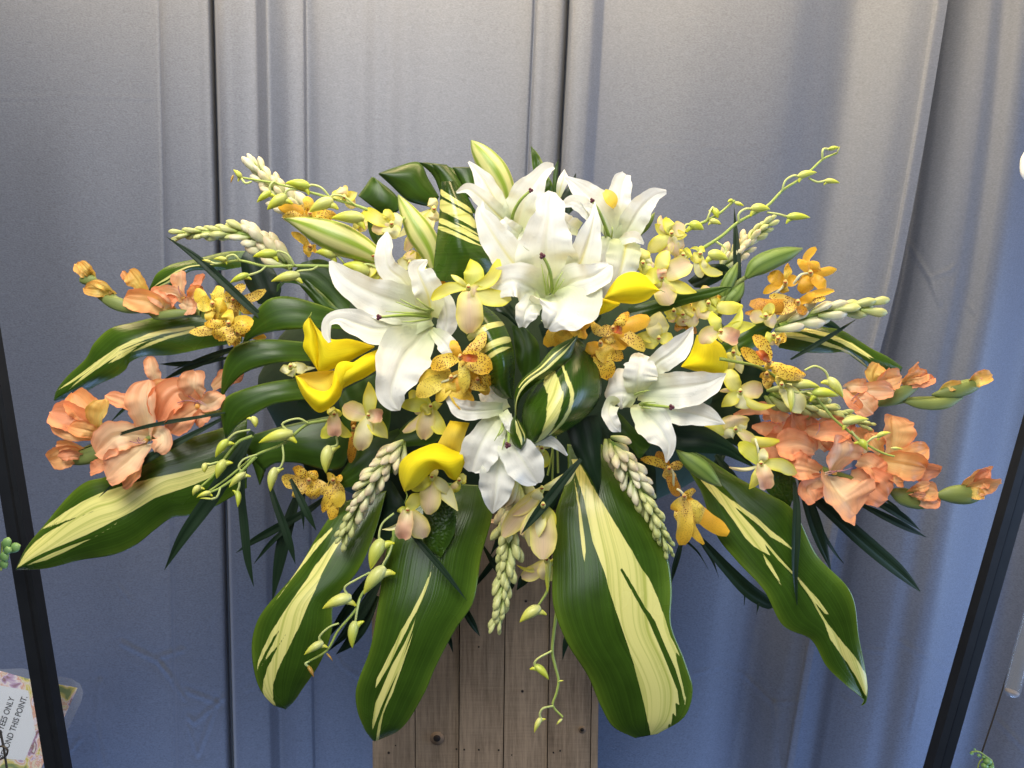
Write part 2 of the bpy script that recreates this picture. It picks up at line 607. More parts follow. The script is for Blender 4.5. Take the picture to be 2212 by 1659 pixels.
LILY = petal_mat("lily_petal", .5, .28, .06, .4, dots=True)
CALLA = petal_mat("calla_spathe", .7, .3, .12, .35, spec=.12)
DEND = petal_mat("orchid_petal", .45, .25, .12, .2)
MOK = petal_mat("spotted_orchid_petal", .45, .2, .1, .2, spots=(.20, .018, .008))
GLAD = petal_mat("gladiolus_petal", .5, .3, .16, .35)
BUD = petal_mat("waxy_bud", .38, .12, .12, .15, spec=.5)
STEM = petal_mat("green_stem", .45, .05, .15, .2)
ASP = leaf_mat("variegated_leaf", .25, spec=.5)
MONS = leaf_mat("glossy_leaf", .36, veins=9, bump=.25)
PALM = leaf_mat("palm_leaf", .55, veins=7, bump=.8, spec=.3)
CRIN = leaf_mat("crinkled_leaf", .3, veins=12, bump=.35, crinkle=5.0)
CURT = curtain_mat()
WOOD = wood_mat()
HOLE = plain_mat("dark_hole", (.02, .013, .01), .9)
KNOT = plain_mat("knot_wood", (.22, .145, .09), .8, nscale=300)
IRON = plain_mat("black_metal", (.012, .014, .018), .42, .3, .3, 30, .1)
WIRE = plain_mat("dark_wire", (.06, .05, .04), .4, .6)
FOAM = plain_mat("floral_foam", (.012, .03, .012), .95, 0, .3, 60, .5)
SUCC = petal_mat("succulent", .4, .1, .1, .1, spec=.5)

# colours (linear albedo)
WHT, CRM, THR = (.82, .81, .75), (.80, .79, .68), (.66, .72, .36)
GRN, GR2, GR3 = (.044, .098, .008), (.14, .23, .02), (.022, .054, .007)
DGR = (.014, .036, .015)
STG = (.26, .34, .07)
YG, YB, YP = (.60, .64, .08), (.78, .72, .04), (.80, .75, .25)
BLU = (.82, .60, .36)
OR1, OR2 = (.83, .46, .03), (.85, .60, .08)
PE1, PE2, PE3 = (.85, .32, .14), (.86, .46, .25), (.80, .22, .05)
TUB, TUG, TUP = (.66, .66, .36), (.34, .44, .10), (.72, .56, .38)


def bands(spec):
    """spec: list of cream streaks, each [(t, centre, halfwidth), ...] in leaf coordinates (x -1..1 from edge A to edge B)"""
    def f(X, T):
        v = np.full(X.shape, -1.0)
        for b in spec:
            b = np.asarray(b, float)
            c = np.interp(T, b[:, 0], b[:, 1])
            w = np.interp(T, b[:, 0], b[:, 2])
            q = w - np.abs(X - c)
            q = np.where((T < b[0, 0]) | (T > b[-1, 0]), -1.0, q)
            v = np.maximum(v, q)
        return v
    return f


def streaks(r, polys):
    """cream streaks traced as closed outlines on survey sheet r; gives a signed field (inside > 0)"""
    P = [uv(r, np.array(p, float)) for p in polys]

    def f(Q):
        out = np.full(Q.shape[:2], -9.0)
        for p in P:
            a, b = p, np.roll(p, -1, axis=0)
            dmin = np.full(Q.shape[:2], 1e9)
            ins = np.zeros(Q.shape[:2], bool)
            for p0, p1 in zip(a, b):
                v = p1 - p0
                h = np.clip(((Q - p0) @ v) / max(v @ v, 1e-9), 0, 1)
                e = Q - p0 - h[..., None] * v
                dmin = np.minimum(dmin, np.hypot(e[..., 0], e[..., 1]))
                if abs(p1[1] - p0[1]) > 1e-9:
                    c = (p0[1] > Q[..., 1]) != (p1[1] > Q[..., 1])
                    ins ^= c & (Q[..., 0] < (p1[0] - p0[0]) * (Q[..., 1] - p0[1]) / (p1[1] - p0[1]) + p0[0])
            out = np.maximum(out, np.where(ins, dmin, -dmin))
        return out / 40.0
    f.flat = True
    return f


def tbands(spec, tilt=0., bow=0.):
    """cream bars that run across: (t, halfwidth, x from, x to)"""
    def f(X, T):
        v = np.full(X.shape, -1.0)
        for t, w, a, b in spec:
            q = w * np.clip((X - a) * 2 + .25, -1, 1) * np.clip((b - X) * 2 + .25, -1, 1) - np.abs(T - t - tilt * X - bow * X * X)
            v = np.maximum(v, q * 5)
        return v
    return f


# ================================================================ SETTING
# ---------------- curtain
CREASES = [  # (crest line across the cloth, height mm, half width)
    ([(263, 1389), (332, 1424), (394, 1404)], 4, 7), ([(340, 1426), (365, 1462), (399, 1508)], 4, 6), ([(338, 1428), (376, 1466)], 3, 5), ([(402, 1493), (469, 1518), (496, 1498)], 4, 6),
    ([(407, 1548), (419, 1562), (469, 1520)], 4, 6), ([(469, 1520), (450, 1570), (427, 1630)], 4, 6), ([(407, 1570), (427, 1630)], 3, 5), ([(216, 1471), (206, 1557), (223, 1657)], 4, 8),
    ([(131, 1647), (174, 1595)], 3, 6), ([(1495, 1458), (1557, 1438), (1607, 1458), (1669, 1518), (1734, 1515)], 3, 6), ([(1671, 1520), (1686, 1659)], 4, 7), ([(1818, 1505), (1840, 1525)], 3, 5),
    ([(1867, 1401), (1917, 1409)], 3, 5), ([(1932, 1381), (2051, 1446)], 3, 7), ([(1987, 1486), (1967, 1577)], 4, 6), ([(2150, 1553), (2212, 1615)], 4, 7), ([(1963, 526), (2008, 600), (2030, 655)], 4, 7),
    ([(2008, 600), (2053, 583), (2062, 573)], 4, 6), ([(2060, 615), (2102, 672)], 4, 7), ([(0, 211), (180, 207), (343, 213)], 1.5, 5), ([(1394, 312), (1471, 312), (1570, 321), (1645, 321)], 1.6, 5),
    ([(1380, 330), (1394, 312)], 2, 4), ([(1700, 320), (1800, 318)], 1.5, 5), ([(660, 318), (800, 312), (960, 320)], 1.5, 5), ([(1480, 40), (1520, 30)], 1.5, 5), ([(220, 1130), (300, 1180)], 2, 6),
    ([(255, 1265), (285, 1300)], 2, 6), ([(700, 1370), (740, 1440), (790, 1470)], 2, 6), ([(530, 1490), (580, 1475)], 2, 5), ([(1830, 420), (1990, 430)], 1.5, 5)]


def curtain(label, A, B, prof, d, nx=150, ny=420):
    m = M()
    a, b = resample(A, ny), resample(B, ny)
    s = np.linspace(0, 1, nx)
    ps = np.array(prof, float)
    m0 = resample(np.column_stack([ps[:, 0] * 1000, ps[:, 1] * 0, ps[:, 1]]), 1200)
    z = np.interp(s, m0[:, 0] / 1000, m0[:, 2])
    S, T = np.meshgrid(s, np.linspace(0, 1, ny))
    q = a[:, None] * (1 - S[..., None]) + b[:, None] * S[..., None]
    Z = z[None, :] * (1 + .12 * np.sin(5 * T + 3 * S))
    ph = rng.uniform(0, 6.3, 6)
    for i in range(4):
        Z = Z + .5 * np.sin((9 + 5 * i) * S + (2.0 + i) * T * (1 if i % 2 else -1) * 2 + ph[i])
    for line, hgt, wid in CREASES:
        ds = np.full(Z.shape, 1e9)
        for p0, p1 in zip(line[:-1], line[1:]):
            p0, v = np.array(p0, float), np.array(p1, float) - np.array(p0, float)
            h = np.clip(((q - p0) @ v) / (v @ v), 0, 1)
            e = q - p0 - h[..., None] * v
            ds = np.minimum(ds, np.hypot(e[..., 0], e[..., 1]))
        Z = Z + .38 * hgt * np.exp(-(ds / wid / .8)**2) - .2 * hgt * np.exp(-(ds / wid / 1.7)**2)
    W = toworld(camspace(q, d - Z / 1000))
    X = S * 2 - 1
    m.grid(W, X, T, np.ones(X.shape + (4,)))
    o = m.build("curtain", CURT)
    return tag(o, label, "curtain", "grey blue satin curtain lengths")


curtain("leftmost grey blue curtain length behind the black post, ending in a dark slit",
        [(-420, -350), (-420, 2100)], [(450, -350), (460, 0), (475, 560), (501, 1659), (514, 2100)],
        [(0, 0), (.15, 4), (.3, -2), (.44, 3), (.56, 4), (.70, 2), (.80, 0), (.862, -1), (.868, -3), (.873, 6), (.90, 9), (.96, 9), (.988, 7), (.995, -6), (1.0, -50)], 1.42, nx=260)
curtain("middle curtain length with bright satin sheen above the lilies",
        [(451, -350), (461, 0), (476.5, 560), (505, 1659), (521, 2100)], [(1237, -350), (1228, 0), (1203, 500), (1188, 1100), (1178, 2100)],
        [(0, -50), (.004, -4), (.012, 17), (.05, 22), (.115, 20), (.135, 5), (.15, -6), (.17, -4), (.21, 6), (.252, 4), (.262, -5), (.30, 1), (.36, 4), (.42, 0), (.46, 3), (.50, 1), (.545, 4), (.60, 1), (.72, 3),
         (.84, 0), (.900, -2), (.906, -7), (.910, 12), (.95, 16), (.988, 12), (.995, -6), (1, -50)], 1.41, nx=340)
curtain("wide curtain length to the right of the lilies with a straight hem edge",
        [(1238, -350), (1229, 0), (1204.5, 500), (1190, 1100), (1180, 2100)], [(2095, -350), (2048, 0), (1950, 560), (1850, 960), (1745, 1480), (1640, 2100)],
        [(0, -50), (.003, -4), (.014, 14), (.06, 18), (.085, 7), (.095, 1), (.2, 1), (.35, 4), (.5, 3), (.60, -5), (.68, -22), (.76, -32), (.84, -10), (.9, 6), (.965, 16), (.972, 20), (1, 22)], 1.39, nx=260)
curtain("curtain length at the right edge with deep slanting folds",
        [(1950, -350), (1940, 0), (1870, 560), (1780, 960), (1690, 1480), (1590, 2100)], [(2900, -350), (2800, 560), (2700, 1200), (2500, 2100)],
        [(0, -50), (.09, -50), (.12, -34), (.17, -12), (.215, 2), (.25, 6), (.29, 20), (.32, 22), (.35, 8), (.40, -26), (.46, -40), (.54, 3), (.60, 24), (.64, 20), (.65, 0), (.76, -8), (1, 10)], 1.45, nx=260)

# ---------------- wooden pedestal
ped = thing("wooden_pedestal", "weathered wooden plank pedestal under the flower arrangement", "pedestal", pt(0, 1047, 1659, 1.12))
EDG = [(801, 804), (895, 897), (994, 991), (1094, 1087), (1190, 1182), (1284, 1275), (1299, 1292)]
back = Vector((0, .22, 0))


def down(p, q, k):
    return p + (q - p) * k


for i in range(6):
    (a0, a1), (b0, b1) = EDG[i], EDG[i + 1]
    dd = 1.075 - (.0012, .0, .002, .0004, .0016, .0008)[i]
    top = 1130
    g = 1.1
    q0, q1 = pt(0, a0 + g, top, dd), pt(0, b0 - g, top, dd)
    e0, e1 = pt(0, a1 + g, 1659, dd + .03), pt(0, b1 - g, 1659, dd + .03)
    m = M()
    m.box([down(q0, e0, 2.2), down(q1, e1, 2.2), q1, q0], (0, .018, 0) if i < 5 else (0, .2, 0), (1, 1, 1))
    pl = m.build("plank", WOOD, ped, flat=True)
m = M()
q0, q1 = pt(0, 803, 1135, 1.0975), pt(0, 1292, 1135, 1.0975)
e0, e1 = pt(0, 806, 1659, 1.1275), pt(0, 1287, 1659, 1.1275)
m.box([down(q0, e0, 2.2), down(q1, e1, 2.2), q1, q0], (0, .2, 0), (1, 1, 1))
m.build("inner_box", HOLE, ped, flat=True)


def disc(name, r, x, y, d, rx, ry, mat, parent, th=.0006):
    m = M()
    c = np.array(pt(r, x, y, d))
    k = K(r) / FOC * d
    n = 14
    A = np.linspace(0, 2 * np.pi, n, endpoint=False)
    ring = np.stack([np.cos(A) * rx * k, np.zeros(n), np.sin(A) * ry * k], -1)
    W = np.stack([c + ring * 1.0, c + ring * .98 + np.array([0, -th, 0]), c + ring * .02 + np.array([0, -th, 0])])
    X, T = np.meshgrid(np.linspace(-1, 1, n), np.linspace(0, 1, 3))
    m.grid(W, X, T, np.ones((3, n, 4)), wrap=True)
    return m.build(name, mat, parent)


def fdepth(y):                                  # depth of the plank faces at picture height y
    return 1.0725 + .03 * (y - 1130) / (1659 - 1130)


for (r, x, y, s) in ((15, 1815, 1400, 62), (16, 1310, 1325, 34)):
    Y = OFF[r][1] + y * K(r)
    disc("knot", r, x, y, fdepth(Y), s, s * 1.0, KNOT, ped)
    disc("knot_core", r, x, y, fdepth(Y) - .0007, s * .52, s * .5, HOLE, ped)
for (r, x, y, s) in ((15, 1395, 1525, 11), (15, 1455, 1462, 6), (16, 215, 1493, 8), (16, 283, 1498, 8), (16, 410, 1500, 8), (16, 583, 1503, 8), (16, 1118, 1508, 8), (16, 1060, 1523, 8),
                     (16, 820, 205, 12), (16, 790, 990, 12), (16, 410, 603, 8), (16, 697, 1545, 6)):
    Y = OFF[r][1] + y * K(r)
    disc("nail_hole", r, x, y, fdepth(Y), s, s, HOLE, ped)


# ---------------- black stands
def post(label, pts, w, d, face):
    t = thing("display_stand", label, "display stand", pt(0, pts[-1][0], pts[-1][1], d), "black metal display stands at the picture edges")
    for nm, off, ww, dd in (("upright", 0, w * face, d), ("flange", w * face + .8, w * (1 - face), d + .006)):
        m = M()
        top = [(p[0] + off, p[1]) for p in pts]
        a, b = pt(0, *top[0], dd), pt(0, *top[-1], dd)
        k = ww / FOC * dd
        m.box([b, b + Vector((k, 0, 0)), a + Vector((k, 0, 0)), a], (0, .02, 0), (1, 1, 1))
        m.build(nm, IRON, t, flat=True)
    return t


post("black metal stand upright at the left edge in front of the sign", [(-175, 0), (-42, 860), (17, 1247), (89, 1659), (160, 2050)], 40, 1.13, .6)
post("black metal stand upright slanting down at the right edge", [(2487, 0), (2211, 970), (2132, 1247), (2014, 1659), (1902, 2050)], 39, 1.16, .45)

# ---------------- sign
SGN = thing("notice_sign", "laminated notice with flower print border behind the left black upright", "sign", pt(14, 300, 1300, 1.21))
m = M()


def polyf(m, r, P, d, mat=None):
    b = m.n
    W = np.array([pt(r, x, y, d) for x, y in P])
    m.v.append(W)
    m.uv.append(np.zeros((len(P), 2)))
    m.c.append(np.ones((len(P), 4)))
    m.var.append(np.full(len(P), -1.))
    m.f.append(tuple(b + i for i in range(len(P))))
    m.n += len(P)


LAM = clear_mat("laminate_film", .09, .15, (.7, .75, .85))
PRN = print_mat()
PAPER = plain_mat("white_paper", (.78, .82, .88), .35, noise=.02)
INK = plain_mat("black_ink", (.02, .02, .025), .5)
m = M(); polyf(m, 14, [(-700, 740), (-20, 800), (200, 792), (470, 856), (620, 880), (700, 930), (725, 1000), (710, 1070), (420, 1700), (300, 1900), (-800, 1800)], 1.2085)
m.build("laminate_film", LAM, SGN, flat=True, solid=.0003)
m = M(); polyf(m, 14, [(-600, 690), (0, 815), (235, 880), (675, 962), (480, 1392), (300, 1790), (-800, 1700)], 1.210)
m.build("printed_card", PRN, SGN, flat=True, solid=.0005)
m = M(); polyf(m, 14, [(-500, 850), (0, 938), (245, 985), (312, 1360), (215, 1592), (90, 1582), (-600, 1500)], 1.2094)
m.build("white_panel", PAPER, SGN, flat=True)


def letters(txt, p_end, p_dir, size, d, parent):
    """flat lettering on the sign; ends at p_end, reads along p_dir (picture angle)"""
    cu = bpy.data.curves.new("lettering", 'FONT')
    cu.body = txt
    cu.size = 1.0
    cu.offset = .018
    cu.align_x = 'RIGHT'
    tmp = bpy.data.objects.new("lettering", cu)
    me = bpy.data.meshes.new_from_object(tmp)
    bpy.data.objects.remove(tmp)
    c = np.array([v.co[:] for v in me.vertices])
    ang = math.radians(p_dir)
    k = size
    x = c[:, 0] * k * .80
    y = c[:, 1] * k
    X = p_end[0] + x * math.cos(ang) - y * math.sin(ang)
    Y = p_end[1] - (x * math.sin(ang) + y * math.cos(ang))
    W = toworld(camspace(uv(14, np.stack([X, Y], -1)), d)) - np.array(world_loc(parent))
    me.vertices.foreach_set("co", W.astype(np.float32).ravel())
    me.materials.append(INK)
    me.update()
    o = bpy.data.objects.new("lettering", me)
    COL.objects.link(o)
    o.parent = parent
    return o


letters("EMPLOYEES ONLY", (128, 1052), 70, 74, 1.2090, SGN)
letters("BEYOND THIS POINT.", (240, 1040), 70, 74, 1.2090, SGN)

m = M(); m.stick(14, [(0, 1330), (30, 1470), (62, 1680), (80, 1800)], 9, 1.10, col=colr((.5,) * 3, (.5,) * 3, (.5,) * 3))
m.stick(14, [(-40, 1480), (20, 1470), (65, 1500), (55, 1550), (10, 1580), (-60, 1590)], 8, 1.095, col=colr((.5,) * 3, (.5,) * 3, (.5,) * 3))
tag(m.build("wire_hook", WIRE), "bent dark wire hook in front of the notice at the bottom left corner", "wire hook")

# ---------------- succulent, tube, trailing plant
t = thing("succulent_sprig", "small green succulent sprig against the black upright at the left edge", "plant", pt(6, 30, 1500, 1.08))
sc = colr((.10, .22, .06), (.17, .32, .10), (.22, .38, .13))
for (a, b, w, z) in (((40, 1470), (75, 1360), 38, 5), ((60, 1480), (180, 1430), 40, 2), ((40, 1500), (95, 1450), 32, 12), ((0, 1540), (80, 1520), 42, 8), ((0, 1600), (75, 1590), 40, 4), ((-30, 1450), (-60, 1380), 40, 4)):
    m = M()
    m.pod(6, [(a[0], a[1], w * .4), ((a[0] * .6 + b[0] * .4), (a[1] * .6 + b[1] * .4), w), ((a[0] * .2 + b[0] * .8), (a[1] * .2 + b[1] * .8), w * .9), (b[0], b[1], 2)], 1.08, (z, z + 3, z + 2), sc, flat=.5)
    m.build("leaf", SUCC, t)
m = M(); m.stick(6, [(20, 1400), (15, 1500), (10, 1650)], 8, 1.085, col=colr(STG, STG, STG)); m.build("stem", STEM, t)

GLASS = clear_mat("tube_glass", .26, .1, (.30, .33, .38))
t = thing("glass_tube", "clear glass test tube on a rod at the right edge", "glass tube", pt(18, 1440, 1020, 1.2))
g1 = colr((.8,) * 3, (.8,) * 3, (.8,) * 3)
m = M(); m.pod(18, [(1425, 1045, 6), (1432, 1030, 50), (1445, 990, 62), (1500, 760, 64), (1600, 400, 64), (1690, 80, 64)], 1.2, (0, 0, 0), g1, nx=18, nt=30); m.build("tube_body", GLASS, t)
m = M(); m.stick(18, [(1180, 1530), (1360, 985), (1550, 330), (1640, 0)], 7, 1.215, col=g1); m.build("rod", WIRE, t)
m = M(); m.pod(18, [(1428, 1030, 8), (1438, 1018, 44), (1448, 985, 50), (1450, 978, 6)], 1.2, (0, 0, 0), g1); m.build("tube_foot", plain_mat("cork", (.30, .25, .22), .6), t)
t = thing("trailing_plant", "small trailing plant with bead leaves at the bottom right corner", "plant", pt(18, 1200, 1600, 1.19))
m = M(); m.stick(18, [(1090, 1520), (1150, 1515), (1220, 1560), (1270, 1600), (1285, 1700)], 7, 1.19, col=colr(STG, STG, STG)); m.stick(18, [(1200, 1570), (1160, 1610), (1140, 1700)], 6, 1.19, col=colr(STG, STG, STG)); m.build("stem", STEM, t)
for x, y, s in ((1120, 1497, 10), (1093, 1532, 15), (1155, 1550, 15), (1195, 1562, 13), (1230, 1600, 34), (1205, 1640, 30), (1260, 1650, 26), (1190, 1690, 28)):
    m = M(); m.pod(18, [(x, y - s, 2), (x, y - s * .5, s * .85), (x, y + s * .3, s), (x, y + s, 2)], 1.188, (3, 3, 3), sc, nx=8, nt=8); m.build("bead_leaf", SUCC, t)
m = M(); m.pod(0, [(2216, 326, 2), (2215, 342, 9), (2215, 372, 9.5), (2219, 394, 2)], 1.15, col=colr((.75, .75, .72),) if False else colr((.75, .75, .72), (.78, .78, .76), (.75, .75, .72)))
tag(m.build("white_bulb", plain_mat("white_glaze", (.75, .75, .72), .3)), "rounded white glazed end just showing at the right edge", "ornament")

# ---------------- floral foam behind everything
m = M()
m.pod(0, [(560, 830, 20), (640, 830, 150), (850, 840, 260), (1100, 850, 290), (1350, 850, 250), (1560, 840, 150), (1640, 840, 20)], 1.22, (0, 0, 0), colr((1, 1, 1), (1, 1, 1), (1, 1, 1)), nx=24, nt=24, flat=.42)
tag(m.build("floral_foam", FOAM), "dark green floral foam mound deep behind the stems", "floral foam")

# ================================================================ LEAVES
gl = colr(GRN, GRN, GRN, edge=GR2, edgep=8)
gd = colr(GR3, GRN, GRN, edge=(.06, .12, .02), edgep=10)
dk = colr(DGR, DGR, (.014, .034, .014))
AG = "variegated aspidistra leaves"


def bigleaf(label, r, A, B, d, spec, bulge=12, zt=(0, 0, 0), fold=0., ruf=3, var=None, col=gl, name="variegated_leaf", mat=None, nx=61, nt=170):
    m = M()
    m.patch(r, A, B, d, bulge, zt, fold, ruf, 2.5, nx, nt, col, var or (spec if callable(spec) else bands(spec)), swap=var is not None)
    return tag(m.build(name, mat or ASP, solid=.0007), label, "leaf", AG)


# each streak: (t from base to tip, centre, half width), x = -1 on edge A, +1 on edge B
bigleaf("broad leaf with the widest cream band, reaching to the left black upright", 6,
        [(2150, 330), (1900, 420), (1550, 530), (1250, 650), (950, 825), (750, 880), (600, 1000), (400, 1240), (230, 1450), (140, 1640)],
        [(2150, 930), (1850, 1105), (1650, 1170), (1500, 1190), (1350, 1295), (1180, 1430), (1000, 1510), (700, 1560), (400, 1632), (140, 1645)], .955,
        streaks(6, [[(2090, 640), (1900, 725), (1650, 775), (1400, 830), (1150, 890), (900, 965), (720, 1050), (600, 1120), (470, 1210), (330, 1312), (420, 1270), (530, 1220), (400, 1287), (620, 1202), (830, 1130), (560, 1240), (400, 1330), (300, 1410), (220, 1500), (150, 1630), (260, 1560), (420, 1480), (620, 1400), (760, 1340), (900, 1270), (1000, 1215), (1150, 1140), (1350, 1020), (1500, 970), (1700, 900), (1830, 840), (1900, 760), (2085, 690)],
        [(230, 1605), (400, 1522), (600, 1440), (800, 1370), (950, 1285), (1040, 1212), (1010, 1250), (900, 1320), (760, 1390), (560, 1490), (400, 1560)]]), 16, (-25, 10, 18))
bigleaf("wavy dark leaf with thin cream streaks above the left salmon gladiolus", 1,
        [(2100, 700), (1740, 690), (1400, 762), (1150, 820), (960, 872), (820, 1000), (750, 1130), (580, 1295), (490, 1420), (470, 1495)],
        [(2110, 985), (1800, 1040), (1500, 1100), (1250, 1112), (1130, 1165), (1095, 1225), (1010, 1290), (870, 1350), (720, 1430), (480, 1500)], 1.0,
        streaks(1, [[(500, 1412), (640, 1335), (760, 1255), (900, 1150), (1050, 1060), (1250, 975), (1400, 925), (1700, 872), (1700, 848), (1450, 880), (1300, 912), (1150, 972), (1000, 1047), (870, 1137), (720, 1252), (600, 1338)],
        [(595, 1408), (700, 1328), (850, 1222), (1000, 1122), (1100, 1066), (1300, 975), (1500, 922), (1200, 1000), (1000, 1085), (850, 1185), (720, 1285)], [(920, 1192), (1020, 1108), (1200, 1026), (1060, 1125)], [(1150, 1077), (1300, 990), (1500, 922), (1680, 880), (1680, 905), (1480, 955), (1300, 1022)]]), 14, (-20, 8, 6), ruf=4)
bigleaf("narrow streaked leaf arching behind the upper left orchid stem", 1,
        [(2150, 195), (1960, 205), (1700, 268), (1500, 312), (1370, 390), (1320, 480), (1300, 530)], [(2150, 330), (1900, 365), (1680, 365), (1580, 420), (1480, 505), (1380, 535), (1300, 540)], 1.06,
        [[(.3, .2, .05), (.55, .15, .12), (.8, .1, .12), (.97, 0, .03)], [(.55, .55, .03), (.75, .5, .12), (.95, .4, .04)]], 8, (0, 0, 0), ruf=1.5, nt=60, nx=31)
bigleaf("lower left hanging leaf with a wide pale central band", 0,
        [(735, 1085), (690, 1150), (640, 1235), (565, 1325), (546, 1375), (546, 1430), (560, 1485), (590, 1522), (615, 1531)],
        [(835, 1060), (810, 1150), (775, 1230), (722, 1300), (716, 1365), (692, 1430), (652, 1490), (634, 1516), (616, 1533)], .935,
        streaks(15, [[(940, -330), (760, -110), (690, 0), (600, 130), (510, 260), (430, 380), (370, 480), (300, 620), (260, 720), (243, 835), (275, 745), (335, 625), (400, 512), (458, 435), (425, 500), (345, 655), (283, 780), (320, 722), (390, 640), (450, 565), (505, 485), (480, 525), (400, 665), (340, 785), (305, 900), (298, 990), (325, 1070), (380, 1110), (415, 1114), (390, 1060), (388, 930), (420, 830), (480, 700), (560, 540), (620, 420), (690, 250), (760, 100), (800, 0), (880, -150), (980, -320)],
        [(905, -440), (740, -285), (600, -70), (450, 150), (352, 292), (420, 195), (560, 8), (650, -105), (760, -240), (905, -415)]]), 10, (-30, 20, 4), ruf=2)
bigleaf("central left hanging leaf with forked thin streaks in front of the pedestal", 0,
        [(930, 1040), (870, 1120), (838, 1180), (818, 1300), (800, 1400), (770, 1485), (771, 1530), (788, 1575), (806, 1600)],
        [(1062, 1050), (1064, 1110), (1040, 1200), (1022, 1300), (982, 1362), (941, 1440), (915, 1500), (868, 1572), (812, 1601)], .92,
        streaks(15, [[(1790, -110), (1720, 110), (1640, 295), (1580, 405), (1560, 450), (1480, 600), (1400, 760), (1320, 900), (1270, 978), (1292, 880), (1365, 735), (1460, 555), (1500, 470), (1580, 330), (1680, 130)],
        [(1645, 325), (1565, 560), (1500, 760), (1420, 930), (1350, 1080), (1290, 1240), (1253, 1328), (1256, 1240), (1283, 1090), (1350, 930), (1420, 770), (1520, 590), (1590, 450)], [(1610, 470), (1567, 620), (1502, 810), (1432, 1000), (1347, 1190), (1305, 1430), (1280, 1430), (1308, 1270), (1360, 1120), (1428, 950), (1488, 800)]]), 12, (-25, 22, 0), ruf=2)
bigleaf("largest hanging leaf with a very wide cream band, right of centre", 0,
        [(1225, 960), (1225, 1030), (1200, 1110), (1194, 1230), (1196, 1310), (1226, 1390), (1270, 1460), (1300, 1530), (1325, 1570), (1372, 1594)],
        [(1300, 960), (1345, 1030), (1400, 1120), (1440, 1200), (1451, 1270), (1450, 1350), (1480, 1430), (1496, 1490), (1478, 1548), (1420, 1585)], .925,
        streaks(16, [[(1215, -1030), (1330, -670), (1400, -320), (1510, -20), (1560, 150), (1640, 400), (1760, 750), (1850, 1100), (1905, 1370), (2045, 1370), (2065, 1270), (2085, 1295), (2100, 1180), (2128, 1218), (2125, 1090), (2157, 1115), (2140, 980), (2090, 850), (2010, 650), (1900, 400), (1825, 270), (1638, -75), (1660, -85), (1840, -50), (1750, -220), (1600, -470), (1440, -730), (1270, -1030)],
        [(1640, -90), (1660, -75), (1755, 80), (1855, 250), (1940, 375), (2030, 595), (2120, 795), (2168, 955), (2203, 1118), (2214, 1050), (2192, 950), (2152, 780), (2110, 620), (2050, 420), (1980, 200), (1890, 0), (1835, -60)], [(2050, 468), (2110, 565), (2170, 700), (2120, 640), (2068, 540)],
        [(1235, -900), (1290, -640), (1335, -330), (1342, -230), (1330, -115), (1308, -230), (1288, -400), (1270, -640)]]), 11, (-30, 24, 6), ruf=2)
bigleaf("long wavy right hanging leaf with thin cream streaks and curled tip", 0,
        [(1465, 960), (1485, 1010), (1515, 1065), (1547, 1155), (1592, 1212), (1650, 1275), (1692, 1352), (1752, 1382), (1786, 1440), (1830, 1482), (1866, 1512), (1862, 1522)],
        [(1520, 985), (1590, 1030), (1650, 1062), (1712, 1100), (1765, 1200), (1838, 1280), (1856, 1380), (1868, 1440), (1874, 1490), (1871, 1515), (1866, 1522), (1860, 1524)], .955,
        streaks(13, [[(500, 330), (640, 505), (760, 645), (860, 775), (960, 925), (1040, 1003), (1100, 1035), (1185, 1085), (1120, 960), (1040, 840), (930, 720), (800, 600), (660, 450), (530, 320)], [(1110, 1060), (1180, 1150), (1240, 1250), (1297, 1375), (1216, 1262), (1145, 1150)],
        [(560, 360), (760, 535), (900, 635), (1060, 745), (1180, 855), (1290, 938), (1388, 1038), (1300, 985), (1180, 915), (1080, 815), (940, 705), (800, 615), (680, 495)], [(850, 655), (1050, 888), (1250, 1118), (1420, 1290), (1428, 1275), (1262, 1100), (1062, 868), (862, 648)],
        [(1415, 1255), (1520, 1380), (1600, 1460), (1695, 1595), (1650, 1582), (1540, 1455), (1440, 1325)], [(1430, 1290), (1500, 1405), (1560, 1505), (1640, 1645), (1700, 1805), (1760, 1895), (1850, 2015), (1930, 2145), (1990, 2265), (2018, 2310), (2025, 2200), (2010, 2110), (1940, 1990), (1850, 1880), (1760, 1770), (1680, 1675), (1600, 1545), (1520, 1425)]]), 10, (-20, 20, 8), ruf=4, fold=8)
bigleaf("streaked leaf pointing right behind the right tuberose buds", 5,
        [(100, 830), (350, 830), (550, 860), (700, 890), (850, 980), (960, 1050), (1100, 1120), (1222, 1208)], [(150, 1040), (350, 1075), (600, 1082), (720, 1078), (850, 1162), (940, 1222), (1080, 1238), (1212, 1245)], 1.0,
        streaks(5, [[(150, 850), (400, 868), (600, 918), (780, 998), (900, 1078), (985, 1138), (900, 1108), (750, 1024), (560, 945), (380, 900), (150, 880)], [(100, 885), (300, 908), (480, 956), (620, 1006), (760, 1066), (870, 1146), (945, 1218), (900, 1194), (800, 1116), (680, 1055), (500, 1005), (320, 965), (100, 925)], [(600, 945), (760, 1020), (900, 1100), (960, 1150), (860, 1090), (740, 1030)]]), 12, (0, 8, 0), ruf=2)
# plain dark tongue behind it
m = M(); m.patch(5, [(300, 820), (450, 790), (600, 800), (740, 920)], [(300, 860), (450, 850), (620, 900), (740, 935)], 1.03, 6, col=dk)
tag(m.build("dark_leaf", MONS), "dark leaf tongue just behind the streaked leaf on the right", "leaf")

